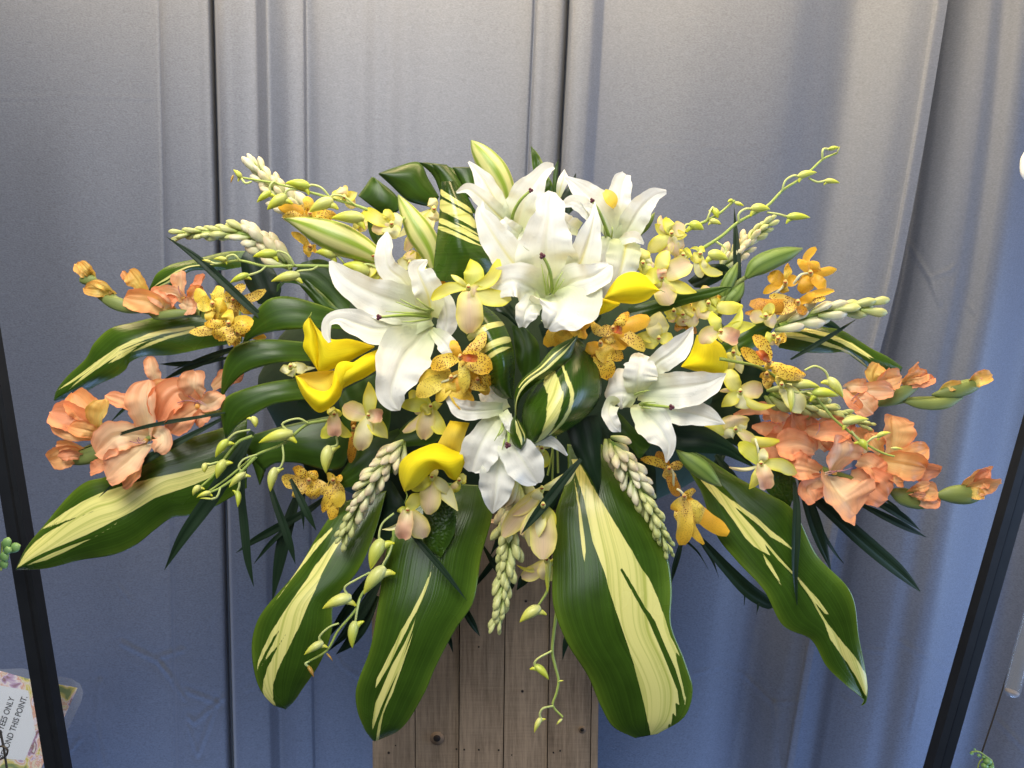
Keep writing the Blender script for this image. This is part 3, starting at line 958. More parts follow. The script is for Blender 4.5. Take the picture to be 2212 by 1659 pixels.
# rolled leaves in the middle
bigleaf("rolled leaf with cream cross bars left of the centre loop", 8,
        [(560, 150), (500, 300), (500, 430), (570, 580), (690, 780), (735, 940), (820, 1025), (925, 1045)], [(620, 200), (760, 290), (860, 410), (925, 580), (942, 700), (942, 820), (936, 940), (930, 1046)], .868,
        None, 32, (-8, 4, -6), ruf=0, var=tbands([(.30, .028, -1.2, 1.2), (.455, .03, -1.2, 1.2), (.53, .02, -1.2, .8)], -.03, .03))
m = M()
bandsL = bands([[(.10, -.78, .15), (.25, -.55, .24), (.4, -.26, .22), (.55, -.08, .2), (.7, .12, .2), (.85, .35, .2), (.93, .5, .1)], [(.08, -.3, .03), (.25, -.05, .06), (.4, .2, .06), (.55, .36, .06), (.7, .5, .06), (.82, .62, .04)]])
m.patch(8, [(1300, 790), (1140, 900), (1060, 1010), (1015, 1120), (1010, 1260), (1035, 1400), (1040, 1470)], [(1480, 500), (1620, 640), (1692, 860), (1685, 1030), (1560, 1200), (1330, 1350), (1060, 1470)], .868, 46, (-12, 6, 0), nx=41, nt=80, col=gd, var=bandsL)
m.patch(8, [(1492, 488), (1280, 600), (1150, 750), (1000, 880), (945, 1000), (945, 1180), (955, 1240)], [(1490, 500), (1425, 680), (1300, 790), (1145, 890), (1010, 1010), (965, 1110), (960, 1240)], .850, 10, (0, 8, 16), nx=41, nt=70, col=gl,
        var=bands([[(.02, .05, .04), (.2, .1, .12), (.4, .12, .16), (.7, .0, .2), (.95, 0, .1)], [(.1, -.35, .02), (.4, -.5, .12), (.7, -.6, .1)]]))
m.patch(8, [(950, 1180), (915, 1240), (905, 1320), (930, 1430), (990, 1480)], [(950, 1190), (1000, 1260), (1042, 1340), (1040, 1410), (1000, 1480)], .838, 8, nx=31, nt=40, col=gl,
        var=bands([[(.15, .1, .12), (.5, .05, .28), (.85, .4, .1)], [(.1, .55, .06), (.4, .6, .12), (.75, .8, .05)]]))
tag(m.build("variegated_leaf", ASP, solid=.0007), "looped striped leaf at the very centre of the arrangement", "leaf", AG)
bigleaf("folded striped leaf standing left of the top lilies", 3,
        [(85, 478), (75, 600), (65, 800), (45, 960), (25, 1150), (10, 1345)], [(200, 470), (330, 690), (390, 860), (440, 1010), (535, 1150), (500, 1330)], .905, None, 26, (0, 0, 0), ruf=0, col=gd,
        var=tbands([(.19, .034, -1.2, 1.2), (.315, .062, -1.2, 1.2), (.475, .03, -1.2, 1.2), (.545, .022, -1.2, .9), (.425, .012, -.1, 1.2)], .11, .02))
m = M(); m.patch(3, [(0, 320), (60, 420), (90, 560), (80, 700)], [(130, 330), (250, 480), (330, 640), (400, 760)], .95, 8, col=gd)
m.patch(3, [(180, 350), (250, 480), (300, 600)], [(370, 350), (380, 480), (400, 650)], .955, 6, col=gd)
m.patch(2, [(1880, 308), (2000, 420), (2060, 560), (2100, 700)], [(1960, 312), (2120, 340), (2250, 420), (2300, 640)], .96, 8, col=gd)
m.patch(2, [(1350, 600), (1410, 520), (1470, 435), (1480, 445)], [(1560, 760), (1700, 730), (1690, 610), (1490, 440)], .985, 8, col=gd)
m.patch(2, [(1528, 410), (1640, 510), (1720, 590), (1800, 650), (1990, 700)], [(1530, 405), (1650, 360), (1880, 308), (1960, 450), (2055, 610)], .975, 12, col=gd, zt=(10, 0, -10))
tag(m.build("split_leaf", MONS, solid=.0007), "glossy split leaf fanned out at the top left of the lilies", "leaf", "glossy split leaves")
m = M()
m.patch(7, [(1210, 290), (1000, 215), (800, 158), (680, 148), (560, 178), (470, 270), (385, 430), (338, 578)], [(1250, 440), (1050, 425), (860, 432), (720, 440), (600, 456), (520, 475), (430, 512), (340, 580)], .935, 6, (-20, 8, -10), fold=3, col=gl)
m.patch(7, [(960, 560), (870, 545), (600, 524), (400, 536), (280, 582), (200, 690), (165, 850), (155, 1035)], [(1000, 720), (900, 712), (700, 722), (500, 762), (350, 822), (235, 930), (190, 990), (160, 1045)], .93, 6, (-20, 8, -10), fold=3, col=gl)
m.patch(7, [(960, 840), (810, 862), (600, 892), (400, 942), (220, 1012), (160, 1085), (165, 1250), (195, 1380)], [(1000, 1040), (870, 1046), (700, 1070), (600, 1092), (450, 1172), (310, 1262), (250, 1330), (205, 1385)], .925, 6, (-20, 8, -6), fold=3, col=gl)
m.patch(11, [(900, -140), (650, -90), (400, -30), (230, 20), (90, 62), (85, 70)], [(1070, 60), (1010, 290), (880, 335), (600, 272), (400, 278), (310, 340), ], .945, 6, (-10, 0, 0), col=gd, nx=21)
m.patch(11, [(85, 65), (140, 150), (210, 280), (270, 462)], [(420, 60), (420, 200), (340, 300), (275, 462)], .948, 5, col=gd)
tag(m.build("split_leaf", MONS, solid=.0007), "large glossy split leaf with three curved lobes on the left", "leaf", "glossy split leaves")

DG = "plain dark filler leaves"


def dleaf(label, r, A, B, d, mat=None, bulge=6, col=gd, fold=4, zt=(0, 0, 0)):
    m = M(); m.patch(r, A, B, d, bulge, zt, fold, .8, col=col)
    return tag(m.build("dark_leaf", mat or MONS), label, "leaf", DG)


dleaf("dark pointed leaf crossing toward the yellow orchid below the right lily", 9, [(500, 1020), (650, 1058), (800, 1050), (1000, 1160), (1150, 1290), (1270, 1420)], [(520, 1230), (650, 1280), (800, 1290), (1000, 1312), (1150, 1372), (1272, 1424)], .90, col=dk)
dleaf("dark pointed leaf hanging over the top of the largest leaf", 12, [(1150, -100), (1190, 40), (1250, 200), (1380, 400), (1455, 548)], [(1440, -150), (1470, 0), (1472, 200), (1476, 400), (1458, 550)], .90, col=dk)
dleaf("mid green leaf behind the right yellow calla", 9, [(960, 360), (1100, 250), (1210, 175), (1310, 148), (1445, 158)], [(1000, 490), (1140, 420), (1260, 370), (1390, 260), (1447, 165)], .945, col=gl)
dleaf("dark leaf between the pale tuberose stub and the left calla", 11, [(1480, -30), (1300, 40), (1150, 130), (1000, 330), (890, 500)], [(1560, 250), (1480, 330), (1300, 400), (1150, 462), (892, 508)], .955)
dleaf("dark leaf under the left lily beside the small yellow orchid", 7, [(1500, 820), (1350, 900), (1240, 960), (1180, 1050)], [(1640, 1100), (1620, 1300), (1560, 1450), (1250, 1500)], .97)
dleaf("dark leaf below the left orchid cluster in the centre", 7, [(2050, 1150), (1850, 1200), (1700, 1320), (1620, 1460)], [(2100, 1350), (2000, 1430), (1800, 1455), (1625, 1465)], .955)
dleaf("crinkled glossy leaf hanging over the central left leaf", 11, [(1700, 640), (1690, 800), (1720, 980), (1842, 1098)], [(1960, 560), (1982, 760), (1960, 900), (1846, 1100)], .895, CRIN)
dleaf("crinkled dark leaf beside the right salmon gladiolus", 13, [(1050, 100), (1100, 350), (1150, 520), (1345, 655)], [(1230, 60), (1330, 250), (1410, 480), (1350, 660)], .975, CRIN)
dleaf("small dark leaf standing behind the left lily bud", 2, [(1450, 690), (1430, 830), (1460, 960), (1530, 1060)], [(1450, 690), (1560, 800), (1620, 950), (1640, 1100)], .93)
dleaf("narrow dark leaf spearing up above the top lilies", 3, [(862, 165), (870, 260), (880, 360), (900, 440)], [(865, 165), (930, 240), (970, 320), (1000, 430)], .945, col=gl)
dleaf("dark leaf sliver between the top lilies and the curtain slit", 3, [(1105, 280), (1070, 350), (1055, 450), (1050, 600)], [(1106, 282), (1100, 380), (1090, 500), (1110, 620)], .94)
dleaf("dark leaf behind the upright of the top lily stamen", 3, [(975, 450), (970, 540), (1000, 620)], [(1010, 420), (1050, 500), (1045, 600)], .935, col=gl)
dleaf("dark pointed leaf behind the curled petal of the top right lily", 3, [(1255, 400), (1200, 500), (1130, 600), (1110, 720)], [(1256, 400), (1260, 520), (1290, 640), (1200, 760)], .955, col=dk)
dleaf("broad glossy leaf above the split leaf lobes on the left", 2, [(860, 1180), (1000, 1150), (1100, 1180), (1200, 1300), (1290, 1500)], [(640, 1440), (650, 1370), (820, 1370), (1000, 1480), (1250, 1660)], .965)
dleaf("dark ribbed leaf behind the left tuberose spike", 2, [(370, 1070), (330, 1150), (360, 1350), (480, 1540)], [(480, 1090), (620, 1250), (680, 1400), (640, 1560)], 1.03, col=dk)
dleaf("dark strap leaf running down beside the left lily", 2, [(800, 1330), (900, 1450), (1000, 1560), (1130, 1650)], [(900, 1330), (1050, 1460), (1150, 1560), (1260, 1660)], .955)
dleaf("long green strap leaf under the top right calla", 4, [(-60, 1580), (120, 1520), (400, 1440), (640, 1400), (830, 1390), (900, 1450)], [(-60, 1680), (150, 1640), (400, 1560), (680, 1480), (850, 1400), (905, 1460)], .925, col=gd)
dleaf("dark leaf behind the drooping pale green orchid at the upper right", 4, [(460, 1340), (560, 1260), (650, 1200), (780, 1200), (850, 1270)], [(520, 1400), (600, 1400), (720, 1350), (800, 1300), (852, 1275)], .965, col=dk)
dleaf("dark leaf under the right white lily", 9, [(-60, 960), (60, 930), (200, 1060), (380, 1200)], [(60, 1180), (180, 1240), (260, 1340), (300, 1300)], .93)
dleaf("dark leaf at the hollow above the centre loop", 8, [(920, 400), (940, 560), (960, 720), (1010, 860)], [(1040, 420), (1150, 560), (1150, 760), (1050, 880)], .905)
dleaf("dark leaf deep under the top lily beside the striped roll", 8, [(760, 270), (860, 320), (930, 380), (1000, 460)], [(880, 180), (960, 300), (1020, 400), (1060, 500)], .925, col=dk)
dleaf("dark leaf behind the spotted orchids right of centre", 8, [(1150, 400), (1250, 330), (1450, 260), (1660, 210)], [(1230, 640), (1350, 620), (1550, 520), (1700, 330)], .96, col=dk)
dleaf("dark leaf beneath the right yellow calla and orchids", 9, [(980, 480), (1100, 480), (1250, 500), (1380, 560)], [(850, 1000), (1050, 1000), (1300, 900), (1450, 760)], .99, col=dk)
dleaf("dark leaf behind the lower right orchid pair", 9, [(820, 900), (950, 830), (1100, 850), (1300, 950)], [(900, 1100), (1050, 1200), (1250, 1300), (1400, 1300)], .985, col=dk)
dleaf("dark leaf behind the bottom lily and tuberose", 12, [(480, 380), (560, 640), (560, 900), (500, 1100)], [(1080, 200), (1090, 600), (900, 800), (600, 950)], .985, col=dk)
dleaf("dark leaf between the bottom calla and its neighbour leaf", 11, [(1260, 500), (1400, 420), (1500, 560), (1600, 700)], [(1230, 900), (1350, 960), (1480, 900), (1640, 800)], .965, col=dk)
dleaf("dark leaf filling behind the left calla pair", 7, [(880, 780), (1000, 700), (1200, 740), (1500, 760)], [(820, 1100), (1000, 1180), (1250, 1200), (1550, 1100)], .985, col=dk)
dleaf("dark leaf behind the small yellow orchids on the left", 11, [(560, 20), (700, -60), (900, -60), (1100, 100)], [(700, 430), (800, 480), (950, 420), (1100, 350)], 1.0, col=dk)
dleaf("dark leaf below the right end of the centre group", 12, [(1480, -40), (1620, 60), (1800, 120), (1950, 330)], [(1500, 350), (1700, 420), (1850, 560), (1960, 600)], 1.0, col=dk)

PG = "dark palm blades"


def blade(label, r, pts, w, d, zc=(0, 8, 0), name="palm_leaf", twist=(8, -12), col=dk, mat=None):
    m = M()
    n = len(pts)
    st = []
    for i, p in enumerate(pts):
        s = i / (n - 1)
        st.append((p[0], p[1], w * min(1, (.35 + 1.6 * s)) * (1 - s**4) + 1.0, w * min(1, (.35 + 1.6 * s)) * (1 - s**4) + 1.0))
    q = resample(st, 12)
    q[:, 2:] = np.maximum(q[:, 2:], .6)
    m.blade(r, q.tolist(), d, zc, cup=.0, nx=7, nt=26, col=col, twist=twist, crease=.35, wob=.3)
    return tag(m.build(name, mat or PALM), label, "leaf", PG)


blade("long dark blade slanting up left over the spotted yellow orchid", 1, [(2350, 830), (2212, 715), (1980, 500), (1700, 245), (1440, 65)], 40, .93)
blade("thin dark blade crossing the large left salmon floret", 6, [(1960, 275), (1700, 320), (1400, 370), (1100, 445), (680, 612)], 18, .915)
blade("dark blade with its tip on the broad cream band at left", 6, [(1930, 330), (1650, 480), (1350, 640), (1100, 800), (860, 1015)], 34, .925)
blade("dark drooping blade crossing below the left bud spray", 6, [(2200, 440), (2080, 640), (1850, 1000), (1600, 1350), (1430, 1650)], 70, .925)
blade("dark blade hanging straight down by the left curtain slit", 11, [(140, 100), (110, 500), (140, 850), (170, 1130), (220, 1350)], 40, .935)
blade("thin dark blade reaching left below the spotted orchid cluster", 11, [(860, 560), (700, 680), (400, 850), (220, 950), (65, 1055)], 38, 1.0)
blade("short thin dark blade under the crossing blades at left", 11, [(560, 780), (470, 870), (340, 1000), (220, 1152)], 22, 1.0)
blade("dark blade falling right from the left drooping bud", 11, [(350, 420), (400, 600), (480, 820), (540, 1000), (582, 1152)], 38, .965)
blade("broad dark blade behind the lower left hanging leaf", 11, [(620, 500), (550, 700), (480, 950), (430, 1200), (380, 1480)], 60, 1.01)
blade("tiny dark blade tip hanging under the spotted orchid cluster", 11, [(630, 340), (640, 560), (655, 855)], 28, .96)
blade("dark blade in front of the spotted orchid cluster at left", 11, [(540, 410), (610, 560), (690, 720), (765, 862)], 36, .925)
blade("thin dark blade lying across the central left leaf", 11, [(1560, 850), (1700, 1010), (1880, 1220), (2075, 1470)], 30, .885)
blade("dark blade between the two left hanging leaves", 15, [(1350, -120), (1200, 60), (1000, 330), (840, 560)], 46, .985)
blade("dark blade with rounded tip beside the pedestal edge", 15, [(1330, 0), (1200, 230), (1050, 450), (870, 642)], 55, .99)
blade("shortest of the dark blades by the pedestal left edge", 15, [(1300, 160), (1180, 400), (1060, 560), (935, 672)], 55, 1.0)
blade("dark blade slashing across the hanging white orchid", 12, [(1300, 240), (1180, 380), (1000, 610), (880, 760), (778, 892)], 46, .86, zc=(0, 0, 0))
blade("dark blade tip on the pedestal left of the tuberose spike", 16, [(240, 150), (300, 300), (360, 410), (420, 512)], 34, 1.0)
blade("small dark blade tip on the second pedestal plank", 16, [(100, 420), (150, 530), (186, 655)], 22, 1.0)
blade("dark blade crossing behind the bottom tuberose spike", 12, [(450, 1000), (560, 1180), (700, 1340), (640, 1400)], 30, 1.0)
blade("dark blade angled up from the pedestal to the bottom lily", 12, [(360, 1360), (480, 1210), (600, 1050), (700, 900)], 28, 1.01)
blade("dark stub blade right of the bottom tuberose spike", 12, [(860, 1180), (800, 1290), (740, 1380)], 46, 1.0)
blade("short dark blade beside the thin hanging bud stem", 16, [(1210, 420), (1170, 560), (1140, 716)], 28, .99)
blade("thin dark spike below the right tuberose bud column", 13, [(420, 900), (380, 1060), (340, 1200), (318, 1320)], 26, 1.0)
blade("dark vertical blade in front of the wavy right leaf", 13, [(1390, 440), (1410, 650), (1405, 900), (1395, 1200), (1412, 1510)], 40, .92)
blade("broad dark blade right of the wavy leaf", 13, [(1440, 400), (1530, 680), (1620, 950), (1720, 1235)], 62, .975)
blade("longest dark blade sweeping down to the right", 0, [(1735, 1055), (1800, 1110), (1880, 1180), (1950, 1240), (1988, 1278)], 17, .965)
blade("upper short dark blade right of the salmon gladiolus", 10, [(760, 1060), (1000, 1180), (1200, 1280), (1365, 1362)], 34, 1.0)
blade("dark blade just above the other under the right gladiolus", 10, [(820, 1020), (1000, 1090), (1180, 1200), (1312, 1302)], 36, 1.01)
blade("thin dark blade behind the orange gladiolus bud", 10, [(990, 1020), (1100, 1110), (1230, 1255)], 16, 1.02)
blade("hair thin dark blade beside the broad right blade", 13, [(1560, 680), (1640, 880), (1740, 1050), (1820, 1150)], 16, 1.0)
blade("dark bar blade crossing behind the right salmon florets", 10, [(560, 470), (750, 520), (950, 610)], 34, 1.03)
blade("second dark bar blade crossing behind the right salmon florets", 10, [(560, 560), (750, 610), (980, 660)], 34, 1.03)
blade("thin dark blade leaning over the streaked leaf on the right", 5, [(250, 1140), (420, 1040), (620, 920), (830, 785)], 22, .97)
blade("upright dark blade behind the right tuberose tip", 4, [(905, 1650), (895, 1350), (885, 1050), (865, 700)], 36, .975)
blade("dark blade behind the left salmon florets", 1, [(2000, 1120), (1750, 1170), (1550, 1180), (1390, 1180)], 26, 1.05)
blade("lower dark blade behind the left salmon florets", 1, [(2000, 1060), (1800, 1150), (1600, 1230), (1400, 1330)], 30, 1.05)
blade("top dark blade over the curtain left of the split leaf", 1, [(2200, 1000), (2000, 1060), (1800, 1120), (1500, 1230)], 26, 1.045)
blade("dark blade peeking out left of the large salmon floret", 6, [(1250, 150), (1100, 230), (940, 380)], 14, 1.02)
blade("dark triangle blade above the wavy right leaf", 13, [(700, 200), (800, 330), (900, 460), (1000, 600)], 40, 1.0)
blade("second dark blade above the wavy right leaf", 13, [(640, 420), (720, 280), (820, 100)], 40, 1.02)
t = thing("palm_frond", "arching dark palm frond with two hanging leaflets below the yellow orchid at right", "leaf", pt(13, 700, 1000, .985))
m = M(); q = resample([(470, 840, 12, 12), (600, 970, 30, 30), (800, 1190, 48, 48), (1000, 1390, 62, 62), (1180, 1500, 48, 48), (1260, 1500, 4, 4)], 14)
m.blade(13, q.tolist(), .985, cup=0, nx=7, nt=26, col=dk, crease=.4); m.build("rachis", PALM, t)
for a in ([(940, 1330), (955, 1400), (952, 1510)], [(1060, 1420), (1072, 1500), (1060, 1595)], [(600, 1000), (680, 1130), (730, 1270)]):
    m = M(); m.blade(13, [(a[0][0], a[0][1], 14, 14), (a[1][0], a[1][1], 10, 10), (a[2][0], a[2][1], 1, 1)], .987, cup=0, nx=5, nt=10, col=dk); m.build("leaflet", PALM, t)
for a in ([(420, 930), (550, 1050), (640, 1200)],):
    m = M(); m.blade(13, [(a[0][0], a[0][1], 12, 12), (a[1][0], a[1][1], 8, 8), (a[2][0], a[2][1], 1, 1)], .99, cup=0, nx=5, nt=10, col=dk); m.build("leaflet", PALM, t)
#PART2
# ================================================================ FLOWERS
# ---------------- white lilies
LG = "open white lilies"
lc = colr((.66, .72, .40), (.83, .82, .75), (.84, .83, .78), rib=(.77, .78, .58), ribw=.07)
lo = colr((.64, .69, .36), (.80, .80, .72), (.83, .83, .80), rib=(.68, .62, .12), ribw=.08)
lp = colr((.34, .44, .08), (.30, .42, .08), (.32, .40, .09))


def lily(label, r, cx, cy, d, petals, pist=None, stam=(), stig=None, grow=1.0):
    t = thing("white_lily", label, "lily", pt(r, cx, cy, d + .02), LG)
    for p in petals:
        st = [(cx + (q[0] - cx) * grow, cy + (q[1] - cy) * grow, q[2] * 1.07 * grow, q[3] * 1.07 * grow) for q in p[0]]
        zc = p[1] if len(p) > 1 else (-28, 8, 4)
        kw = dict(cup=.26, ruf=.15, rf=2.4, nx=25, nt=44, col=lc, crease=.10, wob=.7, pleat=.018, nick=.02)
        if len(p) > 2:
            kw.update(p[2])
        m = M(); m.blade(p[3] if len(p) > 3 else r, st, d, zc, **kw)
        m.build("petal", LILY, t)
    for s in stam:
        m = M()
        m.stick(r, s, (11, 3), d, (-8, 18, 20), colr((.45, .55, .16), (.42, .52, .14), (.35, .45, .10)), nt=10)
        m.build("stamen", STEM, t)
    if pist:
        m = M(); m.stick(r, pist, (17, 11), d, (-10, 22, 34), lp, nt=14)
        pi = m.build("pistil", STEM, t)
        x, y = pist[-1]
        m = M()
        k = stig or 24
        ru = (.10, .018, .03)
        for a in (0, 2.1, 4.2):
            m.pod(r, [(x + k * .45 * math.cos(a) - k * .6, y + k * .45 * math.sin(a), 2), (x + k * .45 * math.cos(a) - k * .3, y + k * .45 * math.sin(a), k * .55), (x + k * .45 * math.cos(a) + k * .3, y + k * .45 * math.sin(a), k * .55), (x + k * .45 * math.cos(a) + k * .6, y + k * .45 * math.sin(a), 2)], d, (35, 35, 35), colr(ru, ru, ru), nx=9, nt=8)
        m.build("stigma", BUD, pi)
    return t


lily("large white lily on the left facing left, above the paired callas", 7, 1990, 340, .872, [
    ([(1995, 340, 50, 50), (1830, 250, 140, 150), (1620, 175, 190, 150), (1420, 95, 165, 110), (1260, 10, 110, 95), (1160, -80, 65, 65), (1108, -162, 10, 12)], (-25, 10, 8)),
    ([(1990, 350, 50, 50), (1760, 400, 110, 90), (1520, 430, 138, 100), (1330, 380, 110, 105), (1190, 335, 60, 70), (1095, 370, 42, 50), (1080, 470, 40, 45), (1105, 548, 14, 14)], (-22, 16, 22), dict(twist=(0, 25))),
    ([(1990, 400, 40, 40), (1860, 540, 150, 170), (1755, 660, 225, 225), (1665, 850, 175, 145), (1635, 1000, 120, 110), (1675, 1100, 75, 65), (1712, 1140, 8, 8)], (-25, 26, 26)),
    ([(1850, 180, 60, 60), (1740, 10, 90, 80), (1610, -100, 95, 85), (1580, -230, 70, 75), (1592, -340, 60, 58), (1600, -412, 12, 12)], (-20, 4, -8), dict(twist=(0, -20))),
    ([(1985, 330, 70, 60), (1960, 150, 110, 130), (1890, -20, 80, 120), (1870, -100, 70, 70), (1950, -165, 12, 12)], (-18, 12, 4), dict(col=lo)),
    ([(1990, 300, 60, 60), (2075, 190, 90, 60), (2120, 300, 80, 70), (2110, 430, 80, 80), (2080, 500, 20, 20)], (-25, -22, -20), dict(cup=-.5)),
    ([(1990, 440, 30, 30), (2080, 530, 80, 60), (2140, 610, 80, 70), (2190, 680, 20, 20)], (-15, 4, 6))],
    [(1975, 322), (1760, 312), (1530, 330)], [[(1990, 270), (1830, 250), (1678, 196)], [(1980, 290), (1840, 235), (1716, 172)], [(1970, 300), (1760, 290), (1590, 280)], [(2000, 270), (1930, 225), (1860, 165)], [(1965, 345), (1840, 365), (1728, 371)]], 27)

lily("largest white lily at the top centre with a ruffled lower lip", 3, 1040, 1440, .855, [
    ([(1030, 1440, 90, 100), (1005, 1220, 285, 255), (995, 1020, 215, 215), (1010, 880, 170, 175), (1025, 770, 118, 122), (1030, 660, 112, 112), (1045, 565, 30, 35)], (-32, 4, -10)),
    ([(960, 1440, 60, 60), (740, 1220, 130, 150), (600, 1030, 140, 130), (490, 860, 100, 95), (425, 740, 40, 52), (442, 648, 5, 6)], (-30, 0, -8), dict(col=lo)),
    ([(1120, 1430, 50, 50), (1280, 1210, 110, 170), (1345, 1050, 112, 125), (1392, 880, 75, 78), (1415, 770, 33, 38), (1418, 655, 4, 5)], (-30, 0, -8), dict(col=lo)),
    ([(1010, 1480, 60, 60), (860, 1390, 150, 160), (710, 1330, 135, 130), (580, 1370, 115, 110), (485, 1415, 32, 34)], (-22, 22, 10), dict(ruf=.2, rf=2)),
    ([(1080, 1460, 60, 60), (1230, 1350, 140, 130), (1400, 1300, 95, 120), (1500, 1240, 70, 95), (1552, 1200, 22, 28)], (-22, 18, 8), dict(ruf=.2, rf=2)),
    ([(1050, 1440, 60, 60), (1120, 1500, 330, 250), (1120, 1600, 255, 190), (1060, 1690, 120, 110), (1010, 1760, 30, 30)], (-20, 36, 30), dict(cup=.1, ruf=.14, col=lc)),
    ([(960, 1480, 60, 60), (850, 1560, 100, 90), (810, 1640, 90, 80), (790, 1745, 25, 30)], (0, 30, 26), dict(ruf=.3, rf=2)),
    ([(1000, 1640, 60, 60), (1080, 1680, 70, 60), (1160, 1720, 40, 40)], (20, 32, 20), dict(ruf=.3))],
    [(1050, 1440), (1035, 1280), (1000, 1180), (962, 1122)], [[(1000, 1455), (980, 1340), (955, 1195)], [(1060, 1450), (1090, 1360), (1140, 1258)], [(1065, 1440), (1110, 1390), (1152, 1325)], [(1020, 1440), (1010, 1330), (1026, 1220)]], 29)

lily("white lily at the top left with a raised pistil and a petal to each side", 3, 730, 900, .905, [
    ([(650, 860, 60, 60), (565, 660, 85, 78), (465, 480, 88, 68), (392, 385, 40, 42), (320, 300, 8, 8)], (-15, 4, -6), dict(col=lo)),
    ([(690, 870, 70, 70), (545, 735, 80, 78), (425, 612, 65, 65), (312, 538, 42, 42), (213, 572, 8, 8)], (-15, 10, 14), dict(col=lo)),
    ([(740, 890, 100, 110), (790, 710, 150, 155), (850, 560, 125, 135), (935, 435, 70, 70), (1000, 365, 55, 50), (1064, 345, 22, 20)], (-18, 4, -4)),
    ([(770, 940, 60, 60), (690, 870, 60, 50), (620, 800, 30, 25)], (-5, 12, 14)),
    ([(770, 880, 60, 60), (740, 980, 100, 90), (740, 1100, 80, 80)], (-5, 0, -5), dict(col=lc))],
    [(690, 850), (715, 740), (775, 635), (862, 552)], (), 22)

lily("white lily at the top right, rearmost, with a raised pistil", 3, 1570, 1000, .905, [
    ([(1600, 990, 40, 40), (1525, 790, 115, 115), (1405, 645, 95, 105), (1300, 555, 72, 68), (1188, 470, 10, 10)], (-15, 6, 0)),
    ([(1620, 910, 60, 60), (1620, 740, 92, 90), (1640, 600, 92, 82), (1665, 500, 80, 62), (1690, 445, 40, 34)], (-15, -2, -10)),
    ([(1650, 990, 60, 60), (1740, 840, 105, 105), (1825, 705, 88, 85), (1925, 615, 52, 50), (2015, 590, 16, 16)], (-15, 6, 0)),
    ([(1490, 920, 60, 60), (1360, 740, 60, 70), (1250, 668, 55, 50), (1150, 705, 14, 14)], (-14, 10, 10)),
    ([(1690, 990, 120, 120), (1670, 1120, 125, 130), (1620, 1300, 120, 120), (1560, 1490, 80, 80)], (6, 12, -15), dict(col=lo, cup=-.25)),
    ([(1600, 1020, 20, 20), (1740, 960, 45, 45), (1832, 1014, 10, 10)], (0, 16, 14)),
    ([(1560, 970, 70, 70), (1530, 1080, 80, 80), (1490, 1280, 70, 70)], (0, 4, -15), dict(cup=-.3)),
    ([(1300, 900, 60, 60), (1220, 850, 60, 60), (1140, 770, 30, 30)], (-20, -12, -12))],
    [(1550, 980), (1510, 860), (1460, 740), (1397, 640)], [[(1520, 970), (1505, 920), (1495, 860)], [(1560, 970), (1572, 920), (1570, 870)]], 22, grow=1.06)

lily("white lily on the right facing right with pointed petals", 9, 240, 840, .872, [
    ([(280, 720, 60, 60), (410, 520, 85, 95), (540, 430, 100, 98), (650, 325, 78, 74), (728, 190, 5, 5)], (-20, 4, -4)),
    ([(240, 790, 80, 80), (250, 620, 120, 160), (270, 500, 115, 125), (240, 425, 50, 50)], (-10, 10, -6), dict(cup=-.2)),
    ([(230, 820, 90, 90), (130, 770, 130, 200), (40, 780, 110, 160), (-30, 800, 40, 40)], (-12, -6, -24), dict(cup=-.3)),
    ([(240, 770, 60, 60), (450, 740, 128, 130), (660, 715, 122, 165), (850, 680, 88, 115), (960, 630, 34, 50), (1017, 603, 4, 4)], (-24, 14, 10)),
    ([(300, 870, 50, 50), (550, 920, 60, 105), (750, 955, 112, 92), (900, 1000, 68, 50), (1005, 1037, 4, 4)], (-24, 4, 6)),
    ([(240, 860, 60, 60), (370, 1000, 130, 150), (465, 1120, 95, 130), (515, 1240, 55, 60), (494, 1375, 6, 6)], (-22, 24, 22), dict(twist=(0, 15))),
    ([(60, 880, 40, 40), (20, 860, 60, 60), (0, 960, 60, 60), (50, 1060, 50, 50), (95, 1105, 8, 8)], (-5, 14, 10), dict(ruf=.3, rf=1.5))],
    [(270, 868), (400, 880), (540, 893)], [[(220, 782), (280, 760), (350, 744)], [(270, 862), (330, 850), (400, 849)], [(280, 895), (320, 900), (360, 905)]], 27)

lily("white lily at the bottom centre, tipped down below the looped leaf", 12, 620, -180, .862, [
    ([(620, -180, 60, 60), (480, 20, 150, 110), (400, 180, 160, 140), (360, 310, 110, 90), (350, 350, 30, 30)], (-20, 14, 10), dict(cup=.3)),
    ([(600, 80, 70, 70), (580, 260, 110, 110), (568, 420, 140, 145), (550, 580, 100, 100), (530, 712, 5, 5)], (-12, 14, 0)),
    ([(630, -100, 70, 70), (720, 140, 130, 130), (820, 290, 150, 150), (900, 410, 80, 90), (930, 450, 25, 30)], (-16, 22, 18), dict(ruf=.14)),
    ([(760, 80, 50, 50), (930, 55, 46, 60), (1070, 100, 36, 42), (1180, 205, 10, 10)], (-4, 16, 12), dict(ruf=.25)),
    ([(620, -200, 50, 50), (430, -180, 60, 75), (270, -190, 75, 85), (150, -280, 30, 30), (125, -305, 8, 8)], (-16, 16, 18), dict(cup=.4)),
    ([(630, -180, 60, 60), (530, -300, 110, 90), (450, -370, 60, 60)], (-20, -12, -22)),
    ([(625, -170, 40, 40), (650, -120, 50, 45), (680, -30, 36, 30), (690, 10, 8, 8)], (0, 18, 20), dict(ruf=.4, rf=2))],
    [(655, -60), (672, 30), (662, 118)], [[(635, -150), (600, -20), (545, 80)], [(640, -90), (610, 0), (578, 40)], [(648, 0), (630, 80), (612, 155)]], 29)

# ---------------- lily buds
bc = lambda: colr((.55, .60, .20), (.62, .64, .24), (.20, .30, .05))


